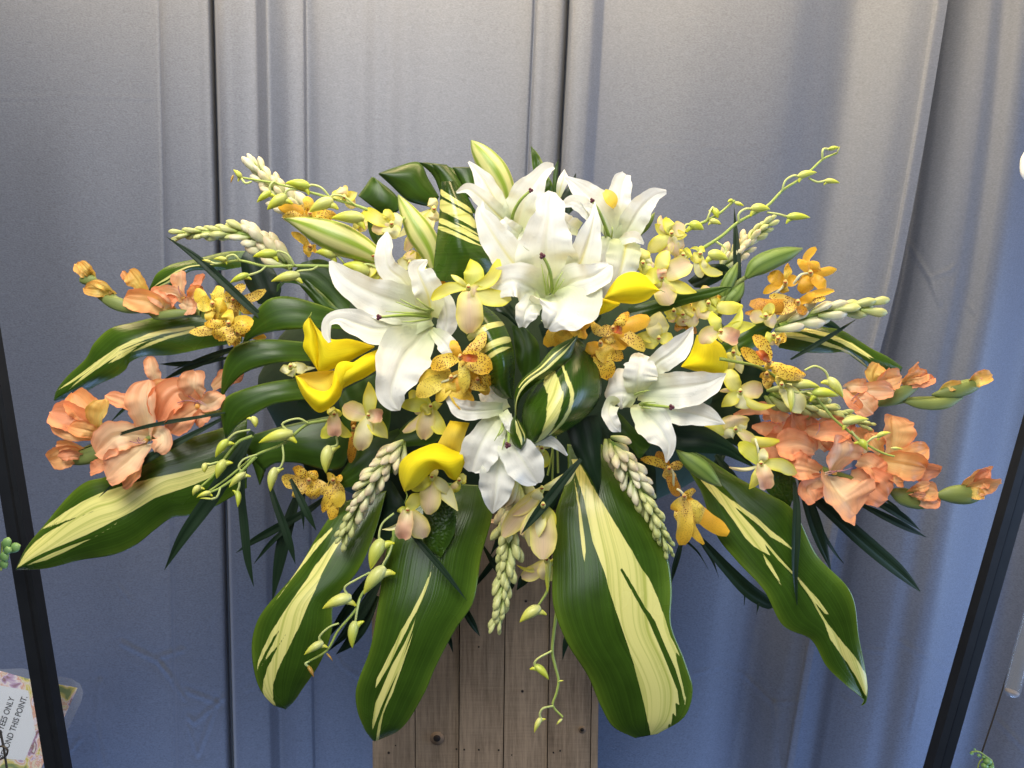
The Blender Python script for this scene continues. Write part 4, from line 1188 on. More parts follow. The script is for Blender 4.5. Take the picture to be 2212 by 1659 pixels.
def ribcol(c_rib, c_face, c_tip):
    def f(x, t):
        k = np.clip((np.abs(x) - .55) / .4, 0, 1)[..., None]
        k = k**1.3
        c = np.array(c_face) * (1 - k) + np.array(c_rib) * k
        e = (np.clip((t - .8) / .2, 0, 1)**1.5)[..., None]
        c = c * (1 - e) + np.array(c_tip) * e
        return np.concatenate([c, np.zeros(x.shape + (1,))], -1)
    return f


BC = ribcol((.27, .38, .04), (.68, .67, .27), (.12, .2, .03))
for lab, r, st, d in (("fat striped lily bud lying left above the left lily", 2, [(1540, 1150, 60), (1400, 1070, 105), (1200, 980, 138), (1000, 900, 112), (830, 835, 55), (705, 798, 5)], .92),
                      ("striped lily bud standing beside the folded striped leaf", 2, [(2020, 1220, 60), (1980, 1080, 100), (1895, 930, 118), (1800, 770, 82), (1735, 660, 42), (1697, 590, 5)], .925),
                      ("tallest striped lily bud rising behind the top left lily", 3, [(670, 720, 30), (640, 560, 88), (560, 410, 118), (470, 280, 100), (395, 185, 60), (345, 118, 8)], .955)):
    t = thing("lily_bud", lab, "lily bud", pt(r, st[0][0], st[0][1], d), "closed lily buds")
    m = M(); m.pod(r, st, d, (0, 8, 6), BC, nx=30, nt=24, ridge=.035); m.build("bud", BUD, t)
    m = M(); x, y = st[0][:2]; x2, y2 = st[1][:2]
    m.stick(r, [(x + (x - x2) * .8, y + (y - y2) * .8), (x, y)], 22, d + .01, col=colr(STG, STG, STG)); m.build("stem", STEM, t)
m = M(); m.blade(3, [(1105, 610, 20, 20), (1125, 520, 40, 40), (1150, 440, 42, 45), (1158, 372, 6, 6)], .93, (0, 4, 0), col=lo, cup=-.3, nx=11)
tag(m.build("lily_petal", LILY), "single pale petal with a yellow stripe peeking up between the top lilies", "petal")

# ---------------- yellow callas
CG = "yellow calla lilies"
cy = colr((.84, .70, .04), (.93, .77, .018), (.93, .72, .012))
cp = colr((.86, .62, .06), (.86, .64, .09), (.84, .58, .02))


def calla(label, r, cx, cy_, d, patches, stem=None, tip=None):
    t = thing("calla_lily", label, "calla lily", pt(r, cx, cy_, d + .02), CG)
    m = M()
    for A, B, bulge, dd, c in patches:
        m.patch(r, A, B, d + dd, bulge, nx=15, nt=30, col=c, wob=.4)
    m.build("spathe", CALLA, t)
    if stem:
        m = M(); m.stick(r, stem, 26, d + .015, col=colr(STG, STG, STG)); m.build("stem", STEM, t)
    if tip:
        m = M(); m.stick(r, tip, (8, 2), d, (4, 8, 4), colr((.5, .5, .05), STG, STG)); m.build("spathe_tip", STEM, t)


calla("yellow calla at the right of the top centre lily, opening right", 3, 1470, 1600, .865, [
    ([(1500, 1492), (1560, 1385), (1640, 1295), (1750, 1260), (1850, 1290), (1930, 1368), (1985, 1422)], [(1505, 1495), (1580, 1518), (1650, 1532), (1770, 1540), (1880, 1505), (1940, 1450), (1990, 1425)], 22, -.012, cy),
    ([(1418, 1478), (1425, 1540), (1450, 1640)], [(1500, 1495), (1640, 1535), (1560, 1600)], 12, 0, cy)], tip=[(1940, 1435), (1985, 1420), (2030, 1440)])
calla("upper of the two yellow callas on the left, tip pointing up", 7, 1480, 590, .885, [
    ([(925, 325), (1010, 440), (1120, 520), (1280, 520), (1490, 580)], [(925, 330), (985, 480), (1003, 640), (1003, 800), (1140, 778), (1300, 700), (1490, 592)], 16, 0, cy),
    ([(924, 322), (870, 400), (882, 500), (870, 590), (930, 690), (1002, 802)], [(925, 328), (985, 480), (1004, 640), (1003, 802)], 9, -.002, cy)], tip=[(925, 335), (935, 310), (945, 285)])
calla("lower of the two yellow callas on the left, curled like a cone", 7, 1510, 700, .868, [
    ([(815, 836), (880, 818), (1000, 800), (1135, 793)], [(840, 850), (930, 935), (1050, 975), (1110, 935), (1140, 800)], -10, .006, cp),
    ([(815, 838), (880, 880), (930, 935), (1050, 975), (1112, 935), (1140, 810), (1165, 740)], [(800, 842), (840, 960), (900, 1062), (1004, 1160), (1100, 1122), (1190, 1030), (1215, 950)], 16, -.008, cy),
    ([(1165, 738), (1230, 711), (1300, 722), (1400, 660), (1520, 610)], [(1110, 1000), (1200, 960), (1300, 905), (1400, 860), (1525, 780)], 18, 0, cy),
    ([(1140, 800), (1170, 735), (1230, 711), (1300, 722)], [(1105, 1010), (1190, 960), (1250, 880), (1320, 760)], 6, -.010, cy)], tip=[(800, 840), (790, 830), (797, 820)])
calla("yellow calla at the bottom centre beside the bottom lily", 11, 2010, -80, .852, [
    ([(1530, 520), (1487, 400), (1490, 280), (1560, 200), (1700, 130), (1820, 100), (1960, 160), (2035, 185)], [(1535, 525), (1640, 475), (1750, 370), (1800, 330), (1870, 335), (1920, 400), (1985, 420), (2058, 270)], 26, -.006, cy),
    ([(1820, 105), (1875, 0), (1929, -97)], [(2040, 195), (2055, 50), (2099, -77)], 14, .006, cp)], tip=[(1540, 515), (1555, 560), (1530, 625)])
calla("rounded yellow calla behind the right lily", 9, 900, 280, .925, [
    ([(760, 262), (700, 430), (622, 538)], [(840, 260), (975, 345), (1028, 460), (1014, 582), (850, 594), (740, 576), (628, 542)], 18, 0, cy)])

# ---------------- orchids
PR_R = ((0, .30), (.25, .80), (.55, 1.0), (.82, .85), (1, .25))
PR_P = ((0, .35), (.25, .85), (.5, 1.0), (.78, .62), (1, .06))
PR_S = ((0, .55), (.3, .9), (.6, 1.0), (.85, .9), (1, .4))


def opetal(m, r, c, tip, w, d, col, prof, z=(0, 8, 2), bend=0., ruf=.08, cup=.2, tw=(0, 0)):
    c, tip = np.array(c, float), np.array(tip, float)
    v = tip - c
    nrm = np.array([v[1], -v[0]])
    st = []
    for s, k in prof:
        q = c + v * s + nrm * bend * math.sin(math.pi * s)
        st.append((q[0], q[1], w * k, w * k))
    m.blade(r, st, d, z, cup, ruf, 1.5, 9, 16, col, tw, wob=.4)


d_y = [colr((.64, .68, .16), (.80, .75, .22), (.80, .72, .05), edge=(.80, .72, .06), edgep=3), colr((.66, .70, .2), YP, YP, edge=YB, edgep=3), colr((.58, .66, .12), (.74, .74, .18), YB, edge=(.74, .74, .06), edgep=3)]
d_b = [colr((.80, .76, .32), (.82, .64, .38), BLU, edge=(.80, .70, .16), rib=(.80, .58, .42), edgep=2.5), colr((.78, .74, .34), (.82, .66, .42), (.80, .55, .34), edge=(.80, .68, .14), edgep=2.5), colr((.80, .78, .42), (.82, .74, .44), (.80, .58, .36), edge=(.80, .70, .18), edgep=3)]
d_w = [colr((.70, .72, .28), (.82, .79, .50), (.82, .75, .34), edge=(.80, .74, .2), edgep=4)]
m_s = [colr(OR2, OR2, OR1, spot=1.0), colr((.85, .58, .13), (.86, .60, .13), OR2, spot=1.0)]
m_o = [colr((.8, .55, .1), OR2, OR1, spot=.25), colr(OR1, (.78, .42, .04), OR1, spot=.12)]
m_y = [colr((.80, .68, .12), (.82, .66, .10), OR2, spot=.45), colr((.82, .66, .12), (.84, .62, .08), (.82, .55, .05), spot=.2)]
m_n = [colr((.55, .25, .02), (.62, .30, .025), (.60, .28, .03), spot=.7)]
SETS = {'y': d_y, 'b': d_b, 'w': d_w, 's': m_s, 'o': m_o, 'm': m_y, 'n': m_n}


def orchid(parent, r, c, d, petals, mok=False, lip=None, flower_name="flower"):
    """petals: (tipx, tipy, halfwidth, colour key[, bend])"""
    mat = MOK if mok else DEND
    m = M()
    x, y = c
    cc = colr((.78, .55, .12), (.8, .6, .2), (.75, .45, .1)) if mok else colr((.6, .62, .12), YP, (.72, .66, .2))
    m.pod(r, [(x, y + 26, 3), (x, y + 16, 18), (x, y - 4, 22), (x, y - 22, 14), (x, y - 32, 3)], d, (10, 16, 12), cc, nx=10, nt=10)
    m.pod(r, [(x - 14, y - 8, 3), (x, y - 4, 10), (x + 14, y - 8, 3)], d, (20, 22, 20), colr((.35, .08, .03), (.4, .1, .03), (.35, .08, .03)), nx=8, nt=6)
    fl = m.build(flower_name, mat, parent)
    for p in petals:
        tx, ty, w, key = p[:4]
        bend = p[4] if len(p) > 4 else random.uniform(-.08, .08)
        cl = random.choice(SETS[key])
        prof = PR_R if key in 'bsm' else random.choice((PR_P, PR_R) if not mok else (PR_S, PR_R))
        m = M()
        opetal(m, r, c, (tx, ty), w, d, cl, prof, (random.uniform(-2, 2), random.uniform(4, 10), random.uniform(-6, 8)), bend, .10, random.choice((.25, -.25, .15)), (0, random.uniform(-18, 18)))
        m.build("petal", mat, fl)
    if lip:
        tx, ty, w = lip
        m = M()
        opetal(m, r, c, (tx, ty), w, d - .012, colr((.78, .74, .42), (.74, .45, .30), (.70, .34, .24), edge=(.76, .52, .25)) if not mok else colr((.66, .28, .05), (.42, .07, .02), (.55, .2, .03), spot=.5), PR_S, (4, 12, 8), 0, .15, .5)
        m.build("lip", mat, fl)
    return fl


stemc = colr((.30, .40, .09), (.33, .42, .10), (.36, .45, .10))
pedc = colr((.42, .50, .16), (.52, .58, .22), (.56, .60, .22))
budc = [colr((.60, .64, .22), (.62, .66, .11), (.68, .68, .03)), colr((.48, .58, .12), (.55, .62, .07), (.62, .64, .03)), colr((.64, .66, .28), (.66, .68, .17), (.70, .68, .04))]


def dbud(parent, r, base, tip, rad, d, ped=None, brown=False):
    """orchid bud with its chin and the stalk that holds it"""
    b, t = np.array(base, float), np.array(tip, float)
    v = t - b
    L = np.linalg.norm(v)
    n = np.array([v[1], -v[0]]) / max(L, 1)
    if n[1] > 0:
        n = -n
    cl = random.choice(budc) if not brown else colr((.35, .25, .05), (.40, .22, .03), (.30, .13, .02))
    m = M()
    pr = ((0, .45), (.12, .82), (.32, 1.0), (.55, .86), (.78, .52), (.93, .22), (1, .03))
    m.pod(r, [(b[0] + v[0] * s + n[0] * rad * .22 * math.sin(math.pi * s), b[1] + v[1] * s + n[1] * rad * .22 * math.sin(math.pi * s), rad * .74 * k) for s, k in pr], d, (0, 4, 4), cl, nx=14, nt=16, ridge=.05)
    if rad > 26 and not brown:                     # the chin (spur) at the back of the bud
        q = b + v * .15
        e = q - n * rad * 1.25 - v * .18
        m.pod(r, [(q[0] + v[0] * .15, q[1] + v[1] * .15, rad * .42), ((q[0] * .5 + e[0] * .5), (q[1] * .5 + e[1] * .5), rad * .36), (e[0], e[1], rad * .12)], d, (0, 0, 0), cl, nx=10, nt=9)
    bo = m.build("bud", BUD, parent)
    if ped:
        m = M(); m.stick(r, list(ped) + [tuple(b + v * .05)], (9, 11), d, (0, 3, 0), pedc, nt=14); m.build("pedicel", STEM, bo)
    return bo


OG = "yellow green orchid sprays"


def spray(label, r, stem, d, buds, flowers=(), rad=(15, 9)):
    t = thing("orchid_spray", label, "orchid spray", pt(r, stem[0][0], stem[0][1], d), OG)
    m = M(); m.stick(r, stem, rad, d, (0, 0, 0), stemc, nt=40, nx=8)
    m.build("stem", STEM, t)
    for b in buds:
        rr = b[5] if len(b) > 5 else r
        dbud(t, rr, b[0], b[1], b[2], d - .004, b[3] if len(b) > 3 else None, b[4] if len(b) > 4 else False)
    for f in flowers:
        orchid(t, f[0], f[1], d - f[2], f[3], False, f[4] if len(f) > 4 else None)
    return t


spray("orchid spray with plump buds arching out at the top left", 2, [(1760, 800), (1600, 780), (1350, 690), (1150, 630), (880, 555), (620, 490), (330, 440)], .90,
      [((588, 565), (468, 658), 40, [(640, 490), (615, 478), (582, 520)]), ((728, 605), (557, 722), 66, [(810, 548), (750, 545), (715, 575)]), ((925, 520), (713, 490), 58, [(1100, 605), (1030, 530), (950, 505)]),
       ((1130, 640), (922, 742), 72, [(1310, 670), (1210, 600), (1120, 600)]), ((1400, 800), (1112, 795), 74), ((330, 445), (262, 372), 32, [(420, 478), (370, 490)]), ((262, 420), (240, 490), 12, None, True)],
      [(2, (1640, 850), .0, [(1400, 720, 60, 'y'), (1580, 720, 45, 'y'), (1740, 800, 80, 'w'), (1640, 970, 80, 'w'), (1470, 900, 70, 'b')]),
       (2, (1230, 620), -.015, [(1210, 520, 60, 'b'), (1120, 580, 40, 'y'), (1340, 570, 45, 'y'), (1330, 690, 50, 'b')])])
spray("slim orchid spray reaching left toward the left tuberose", 2, [(1100, 1212), (800, 1208), (550, 1213), (320, 1165), (160, 1185)], .92,
      [((205, 1158), (92, 1150), 30, [(320, 1165), (270, 1115), (210, 1130)]), ((640, 1105), (433, 1130), 56, [(795, 1205), (740, 1115), (650, 1080)]), ((395, 1285), (233, 1358), 42, [(545, 1215), (500, 1255), (400, 1290)]),
       ((840, 1290), (592, 1345), 60, [(1000, 1213), (950, 1240), (820, 1260)]), ((70, 1180), (-10, 1160), 18, [(160, 1185), (110, 1190)]), ((1160, 1120), (978, 1090), 66, [(1230, 1190), (1180, 1130)]), ((1440, 1270), (1215, 1200), 78, [(1540, 1240), (1440, 1195), (1350, 1210)])],
      [(2, (1560, 1230), -.01, [(1315, 1080, 85, 'm'), (1480, 1340, 60, 'b'), (1700, 1290, 60, 'y'), (1420, 1350, 50, 'y')]), (2, (1800, 1190), -.01, [(1690, 1170, 60, 'w'), (1890, 1110, 55, 'y'), (1960, 1290, 50, 'y'), (1800, 1080, 60, 'b')])])
spray("tallest orchid spray of buds rising to the top right", 4, [(600, 1050), (750, 955), (900, 830), (1150, 690), (1290, 550), (1430, 460), (1530, 380), (1640, 280), (1765, 225)], .945,
      [((1015, 712), (1178, 718), 54, [(905, 830), (905, 760), (960, 715)]), ((1325, 785), (1528, 790), 46, [(1150, 745), (1250, 760)]), ((1422, 432), (1585, 395), 42, [(1283, 555), (1310, 470), (1380, 425)]), ((1655, 468), (1785, 488), 30, [(1515, 445), (1590, 480)]),
       ((1688, 195), (1785, 180), 26, [(1632, 275), (1640, 195)]), ((1760, 232), (1785, 170), 8), ((640, 1110), (812, 1155), 66, [(710, 1000), (790, 1060), (780, 1110)])],
      [(4, (570, 1110), .006, [(480, 1150, 50, 'y', .1), (600, 1045, 36, 'y'), (590, 1305, 60, 'w'), (765, 1275, 42, 'y', -.25), (480, 1060, 16, 'y', -.3)])])
spray("short bud spray beside the top right lily", 4, [(400, 930), (480, 880), (620, 820), (740, 750), (800, 700), (870, 640)], .955,
      [((478, 850), (600, 895), 58, [(410, 920), (450, 850)]), ((655, 815), (752, 848), 34), ((688, 715), (722, 798), 38, [(625, 820), (660, 730), (680, 700)]), ((870, 660), (950, 688), 22), ((850, 640), (808, 655), 22)])
spray("orchid spray drooping left over the split leaf", 7, [(1100, 1225), (1030, 1235), (900, 1265), (700, 1430), (580, 1480), (470, 1525), (360, 1610), (200, 1740), (30, 1860)], .90,
      [((780, 1340), (483, 1425), 72, [(910, 1250), (830, 1212), (690, 1260)]), ((630, 1640), (585, 1850), 56, [(690, 1440), (700, 1560), (670, 1640)]), ((1100, 1450), (1070, 1690), 72, [(1160, 1370), (1165, 1440)]), ((370, 1680), (225, 1815), 46, [(470, 1525), (350, 1570), (310, 1640)]), ((298, 1840), (300, 1985), 34, [(318, 1700), (315, 1800)]),
       ((430, 1200), (455, 1290), 40)],
      [(7, (1440, 1190), .004, [(1440, 893, 62, 'y'), (1222, 1100, 85, 'b'), (1368, 1490, 80, 'b'), (1605, 1385, 72, 'y')], (1560, 1185, 60)),
       (7, (1140, 1180), .0, [(1025, 1375, 56, 'y', .12), (1292, 1365, 50, 'y', -.15), (1110, 1120, 40, 'y'), (1190, 1140, 40, 'y')], (1150, 1365, 62))])
spray("thin bud spray at the lower left above the cream band", 6, [(2200, 480), (2080, 530), (1960, 670), (1850, 830), (1750, 920)], .90,
      [((1985, 515), (1876, 665), 52, [(2180, 425), (2060, 450), (1995, 500)]), ((1960, 690), (1888, 852), 58), ((1790, 720), (1785, 800), 36, [(1900, 705), (1830, 725)]), ((1740, 915), (1680, 998), 40)])
spray("lowest left bud spray curling over the drooping blade", 6, [(2230, 660), (2060, 830), (1920, 930), (1830, 970)], .893,
      [((1835, 970), (1712, 1015), 30), ((1850, 1030), (1740, 1022), 12, [(1920, 930), (1890, 1010)])])
spray("long bud spray hanging between the two left hanging leaves", 11, [(1440, 840), (1430, 960), (1350, 1160), (1160, 1420), (1100, 1560), (950, 1740), (860, 1900), (700, 2000)], .89,
      [((1345, 940), (1238, 1202), 84, [(1440, 710), (1340, 800), (1310, 920)]), ((1365, 1180), (1178, 1418), 84, [(1430, 960), (1400, 1060), (1340, 1170)]), ((1070, 1440), (818, 1542), 70, [(1230, 1225), (1110, 1290), (1010, 1360)]), ((1105, 1650), (1078, 1885), 60, [(1145, 1450), (1120, 1560)]), ((825, 1835), (658, 1945), 46, [(960, 1670), (880, 1700), (790, 1790)]),
       ((690, 2040), (742, 2140), 24, [(700, 2000), (670, 2020)], True), ((855, 1930), (908, 2000), 12, None, True)],
      [(11, (1560, 690), .01, [(1672, 545, 60, 'y'), (1340, 850, 26, 'w', .2), (1710, 925, 90, 'b'), (1470, 700, 40, 'y')], (1515, 935, 72))])
spray("thin bud spray hanging down the pedestal", 16, [(1095, 250), (1080, 350), (1050, 640), (1075, 770), (1105, 900), (1085, 1010), (1055, 1115), (1140, 1215)], .955,
      [((900, 765), (1020, 892), 46, [(1045, 640), (920, 710), (893, 750)]), ((955, 1220), (893, 1352), 32, [(1055, 1120), (970, 1140), (940, 1190)]), ((1135, 1235), (1088, 1282), 16), ((1105, 905), (1150, 900), 10)])
spray("single hanging bud left of the largest leaf", 16, [(1015, 60), (1000, 130), (930, 240)], .93, [((945, 262), (766, 392), 66), ((1020, -160), (1012, 130), 40)])
spray("orchid spray of buds trailing right over the salmon gladiolus", 9, [(960, 470), (1040, 485), (1320, 550), (1560, 710), (1800, 820), (1950, 990), (2160, 1160), (2260, 1230), (2400, 1300), (2480, 1320)], .89,
      [((1765, 765), (1998, 795), 62, [(1560, 735), (1640, 765), (1750, 750)]), ((1905, 640), (2035, 812), 60, [(1700, 570), (1790, 535), (1880, 580)]), ((1590, 695), (1830, 715), 62, [(1340, 550), (1500, 570), (1590, 650)]), ((1570, 720), (1580, 935), 44), ((2030, 1030), (2260, 995), 50), ((2180, 1180), (2240, 1270), 46, [(2110, 1100), (2160, 1170)]), ((2330, 1145), (2450, 1112), 30, [(2230, 1210), (2290, 1160)]), ((2450, 1250), (2560, 1258), 18), ((1500, 640), (1800, 720), 40)],
      [(9, (1500, 700), .0, [(1450, 620, 40, 'y'), (1680, 930, 85, 'w'), (1560, 800, 60, 'w')])])

BG = "single open orchid blossoms"


def blossom(label, r, c, d, petals, mok=False, lip=None, stalk=None):
    t = thing("orchid_blossom", label, "orchid", pt(r, c[0], c[1], d + .01), "orange spotted orchid blossoms" if mok else BG)
    orchid(t, r, c, d, petals, mok, lip)
    if stalk:
        m = M(); m.stick(r, stalk, 11, d - .003, (0, 6, 0), colr((.72, .70, .45), (.72, .70, .45), (.6, .6, .3))); m.build("stalk", STEM, t)
    return t


blossom("pale yellow orchid with a long blushing lip between the two big lilies", 3, (320, 1400), .838, [(340, 1150, 88, 'y', -.15), (583, 1150, 55, 'y', -.22), (-2, 1505, 52, 'y', -.14), (690, 1490, 78, 'y', -.1), (170, 1290, 26, 'y'), (335, 1795, 118, 'b', .0), (430, 1440, 55, 'b')])
blossom("pale yellow orchid with blushing petals right of the yellow calla", 4, (235, 1320), .885, [(285, 1080, 62, 'y', .12), (490, 1185, 92, 'b', .05), (537, 1440, 58, 'y', -.05), (320, 1545, 98, 'b'), (90, 1290, 70, 'y'), (150, 1440, 40, 'y')], lip=(230, 1240, 44))
blossom("cluster of pale orchid petals below the short bud spray", 4, (320, 930), .925, [(175, 845, 52, 'y'), (225, 775, 36, 'b', .2), (285, 790, 50, 'y'), (420, 845, 66, 'b'), (455, 940, 42, 'y'), (430, 1040, 60, 'b'), (120, 1090, 66, 'y'), (240, 1120, 70, 'b'), (380, 1120, 54, 'b')])
blossom("orchid with two broad pale petals left of the right tuberose", 9, (970, 240), .892, [(805, 340, 72, 'b', -.2), (900, 62, 54, 'y'), (1145, 10, 44, 'y', -.2), (1272, 175, 56, 'y'), (980, 330, 40, 'y')], lip=(1120, 300, 70))
blossom("small orchid below the right calla with one peach petal", 9, (1140, 760), .90, [(975, 890, 58, 'y'), (1225, 900, 86, 'w'), (1447, 872, 40, 'y', -.2), (1335, 745, 78, 'b'), (1040, 560, 70, 'y', .1), (960, 755, 22, 'b')])
blossom("orchid with a broad peach petal right of the pointed lily", 9, (1100, 1090), .915, [(1090, 960, 120, 'b'), (1480, 1185, 48, 'y', -.15), (1200, 1025, 52, 'w'), (820, 1060, 50, 'y'), (1000, 1170, 60, 'w'), (1290, 1240, 50, 'b')])
blossom("lowest right orchid with a rosy lip over the dark leaves", 9, (1320, 1390), .90, [(1125, 1205, 66, 'y', -.05), (1625, 1475, 60, 'y', .12), (1215, 1605, 52, 'y', .1), (1350, 1255, 44, 'w'), (1040, 1415, 16, 'b', .12), (1350, 1480, 70, 'b')], lip=(1372, 1605, 70), stalk=[(1270, 1170), (1290, 1240), (1300, 1320)])
blossom("hanging yellow orchid below the spotted orchid at centre left", 8, (210, 1110), .88, [(90, 1010, 60, 'y'), (130, 1170, 55, 'y'), (150, 1395, 78, 'b'), (335, 1345, 66, 'y'), (310, 1080, 40, 'y'), (-80, 1090, 60, 'y'), (-30, 1330, 45, 'b')])
blossom("orchid with a large blushing petal below the bottom calla", 11, (1770, 400), .868, [(1735, 720, 98, 'b'), (1995, 690, 66, 'w', .05), (1590, 500, 52, 'y'), (1930, 560, 50, 'w'), (1800, 330, 36, 'w')])
blossom("white hanging orchid crossed by a dark blade at bottom centre", 12, (960, 500), .885, [(705, 725, 42, 'b', .1), (620, 915, 90, 'b', -.02), (1240, 345, 50, 'w'), (900, 640, 60, 'w')])
blossom("large downward orchid petals in front of the bottom pedestal top", 12, (970, 640), .875, [(970, 1110, 118, 'b'), (850, 1000, 90, 'w'), (1050, 880, 60, 'y'), (780, 900, 40, 'b')])
blossom("peach orchid tips just above the pedestal planks", 12, (1000, 1120), .93, [(780, 1265, 66, 'b', .1), (990, 1290, 60, 'b'), (740, 1160, 22, 'y', .25), (1040, 1300, 34, 'y')])
blossom("yellow orchid behind the right calla, half hidden", 4, (640, 1540), .935, [(640, 1390, 80, 'b'), (500, 1560, 78, 'y'), (940, 1560, 60, 'y', -.08), (740, 1500, 60, 'y'), (560, 1660, 70, 'b'), (700, 1680, 60, 'y')])
blossom("small yellow orchid above the dark green leaf at right", 4, (1140, 1650), .93, [(1220, 1570, 52, 'y', .2), (1000, 1650, 60, 'b'), (1230, 1700, 66, 'b'), (1080, 1600, 40, 'y')])
blossom("downward pale orchid between the spotted orchids and the right lily", 9, (430, 300), .915, [(440, 60, 100, 'w'), (360, 150, 66, 'w'), (240, 260, 50, 'y'), (280, 360, 60, 'y'), (560, 300, 60, 'y')])
blossom("yellow orchid scrap under the streaked leaf at right", 9, (1430, 270), .93, [(1350, 290, 50, 'y'), (1480, 300, 46, 'y'), (1430, 350, 50, 'b')])
blossom("peach orchid petal beside the bottom lily on its right", 12, (960, 150), .89, [(890, 190, 56, 'b'), (990, 310, 46, 'y'), (1030, 60, 50, 'w')])
blossom("pale orchid petal pair under the bottom calla", 12, (240, 430), .90, [(200, 530, 40, 'y'), (300, 380, 46, 'y'), (130, 560, 34, 'b')])
blossom("pale orchid remnant hanging left of the split leaf calla", 7, (760, 760), .93, [(670, 800, 42, 'w'), (780, 850, 50, 'w'), (900, 790, 50, 'w'), (820, 720, 26, 'w'), (980, 770, 26, 'w')])
blossom("pale peach orchid behind the folded striped leaf", 2, (2010, 720), .955, [(1975, 620, 50, 'b'), (2000, 830, 50, 'b'), (1900, 1000, 60, 'b'), (1760, 1080, 60, 'b'), (1700, 960, 55, 'w')])
blossom("olive yellow orchid petals in the shadow under the striped leaf", 3, (100, 1420), .93, [(40, 1370, 60, 'n'), (170, 1400, 60, 'y'), (100, 1500, 60, 'y')])

blossom("small pale orchid squeezed between the rear right lily and the calla", 4, (70, 1190), .915, [(60, 1060, 60, 'y'), (130, 1110, 60, 'w'), (-10, 1250, 60, 'y'), (110, 1290, 56, 'y'), (170, 1200, 50, 'b')])
blossom("pale yellow orchid peeking out right of the drooping green orchid", 4, (420, 1120), .935, [(380, 1060, 56, 'y'), (480, 1070, 46, 'y'), (340, 1160, 50, 'b'), (470, 1170, 50, 'w')])
blossom("yellow orchid half hidden behind the pointed top of the right lily", 9, (640, 90), .94, [(560, 20, 60, 'y'), (720, 20, 66, 'y'), (660, 180, 60, 'b'), (780, 130, 70, 'b'), (560, 150, 50, 'y')])
blossom("pale orchid deep between the right calla and the spotted orchid", 9, (1080, 420), .945, [(1040, 560, 66, 'y'), (1150, 600, 50, 'w'), (980, 620, 50, 'y'), (1130, 380, 50, 'y')])
blossom("yellow orchid bits behind the left end of the top tuberose", 2, (1350, 800), .945, [(1300, 880, 50, 'y'), (1450, 780, 50, 'y'), (1420, 900, 54, 'b'), (1250, 760, 46, 'y')])
blossom("golden orchid petals in the gap above the left lily", 2, (1480, 1130), .925, [(1330, 1070, 70, 'y'), (1440, 1060, 70, 'y'), (1560, 1240, 50, 'b'), (1430, 1320, 60, 'y'), (1590, 1300, 60, 'b')])

blossom("golden spotted orchid tucked under the drooping petal of the left lily", 8, (620, 880), .858, [(740, 900, 60, 's'), (700, 1010, 52, 'o'), (560, 960, 46, 's'), (520, 850, 40, 'o'), (650, 770, 44, 's')], True)
blossom("amber orchid pair wedged under the ruffled lip of the big lily", 8, (1330, 470), .90, [(1220, 480, 44, 'o'), (1260, 560, 60, 'o'), (1400, 520, 56, 'o'), (1380, 390, 50, 'o'), (1280, 390, 30, 's')], True)
blossom("yellow orchid above the right spotted orchid with curled petals", 9, (560, 60), .935, [(470, 40, 56, 'y'), (640, 10, 60, 'y'), (560, 150, 50, 'b'), (500, 120, 44, 'y')])
blossom("pale orchid between the left bud spray and the lower calla tip", 7, (1880, 1060), .915, [(1790, 1000, 56, 'y'), (1780, 1110, 50, 'w'), (1960, 1000, 46, 'y'), (1850, 1170, 60, 'b')])

# orange, spotted
blossom("brightest spotted orange orchid at the centre left", 8, (470, 680), .835, [(685, 455, 56, 's', -.1), (215, 770, 68, 's', -.05), (735, 800, 92, 's', .08), (500, 990, 52, 'm', .06), (400, 530, 42, 'o'), (560, 740, 60, 's')], True, (620, 690, 34))
blossom("back of a pale yellow orchid below the spotted one", 8, (390, 860), .848, [(90, 880, 62, 'm', -.12), (95, 1020, 78, 'm', -.08), (260, 1060, 52, 'm'), (390, 1040, 48, 'm'), (330, 760, 30, 'm'), (620, 830, 80, 'o'), (560, 1000, 80, 'o'), (560, 1120, 85, 'o'), (690, 960, 40, 's')], True, stalk=[(300, 900), (380, 870), (440, 835)])
blossom("spotted orange orchid under the right yellow calla", 8, (1800, 430), .868, [(1620, 370, 46, 's', .3), (2115, 330, 70, 'o', -.05), (2075, 620, 56, 's', .05), (1760, 560, 62, 's'), (1975, 450, 50, 's'), (1935, 285, 46, 's'), (1690, 480, 54, 's'), (1990, 560, 50, 'o')], True, (1880, 450, 34))
blossom("orange orchid with curled petals under the big lily", 8, (1440, 420), .882, [(1210, 580, 62, 'o', -.1), (1310, 555, 76, 'o'), (1605, 320, 40, 'o', -.2), (1570, 460, 70, 'o'), (1400, 340, 40, 'o'), (1600, 380, 16, 'm')], True)
blossom("hanging orange orchid right of the centre loop", 8, (1690, 560), .872, [(1770, 865, 88, 's', -.05), (1560, 630, 56, 'o'), (1880, 700, 60, 's'), (1780, 700, 80, 'o'), (1640, 700, 40, 'n'), (1920, 560, 70, 'o')], True)
blossom("spotted orchid with open yellow petals above the trailing buds", 9, (1390, 500), .875, [(1250, 272, 56, 's', -.12), (1150, 375, 54, 's', .1), (1705, 605, 66, 's', -.1), (1400, 560, 40, 'o'), (1480, 600, 20, 's')], True, (1290, 400, 34))
blossom("small spotted orange petal pair under the trailing buds", 9, (1370, 610), .895, [(1400, 720, 50, 's'), (1320, 640, 40, 's'), (1560, 610, 50, 'o')], True)
blossom("lone spotted brown orchid tip beside the streaked leaf", 9, (1470, 300), .915, [(1540, 270, 44, 's'), (1490, 340, 40, 's')], True)
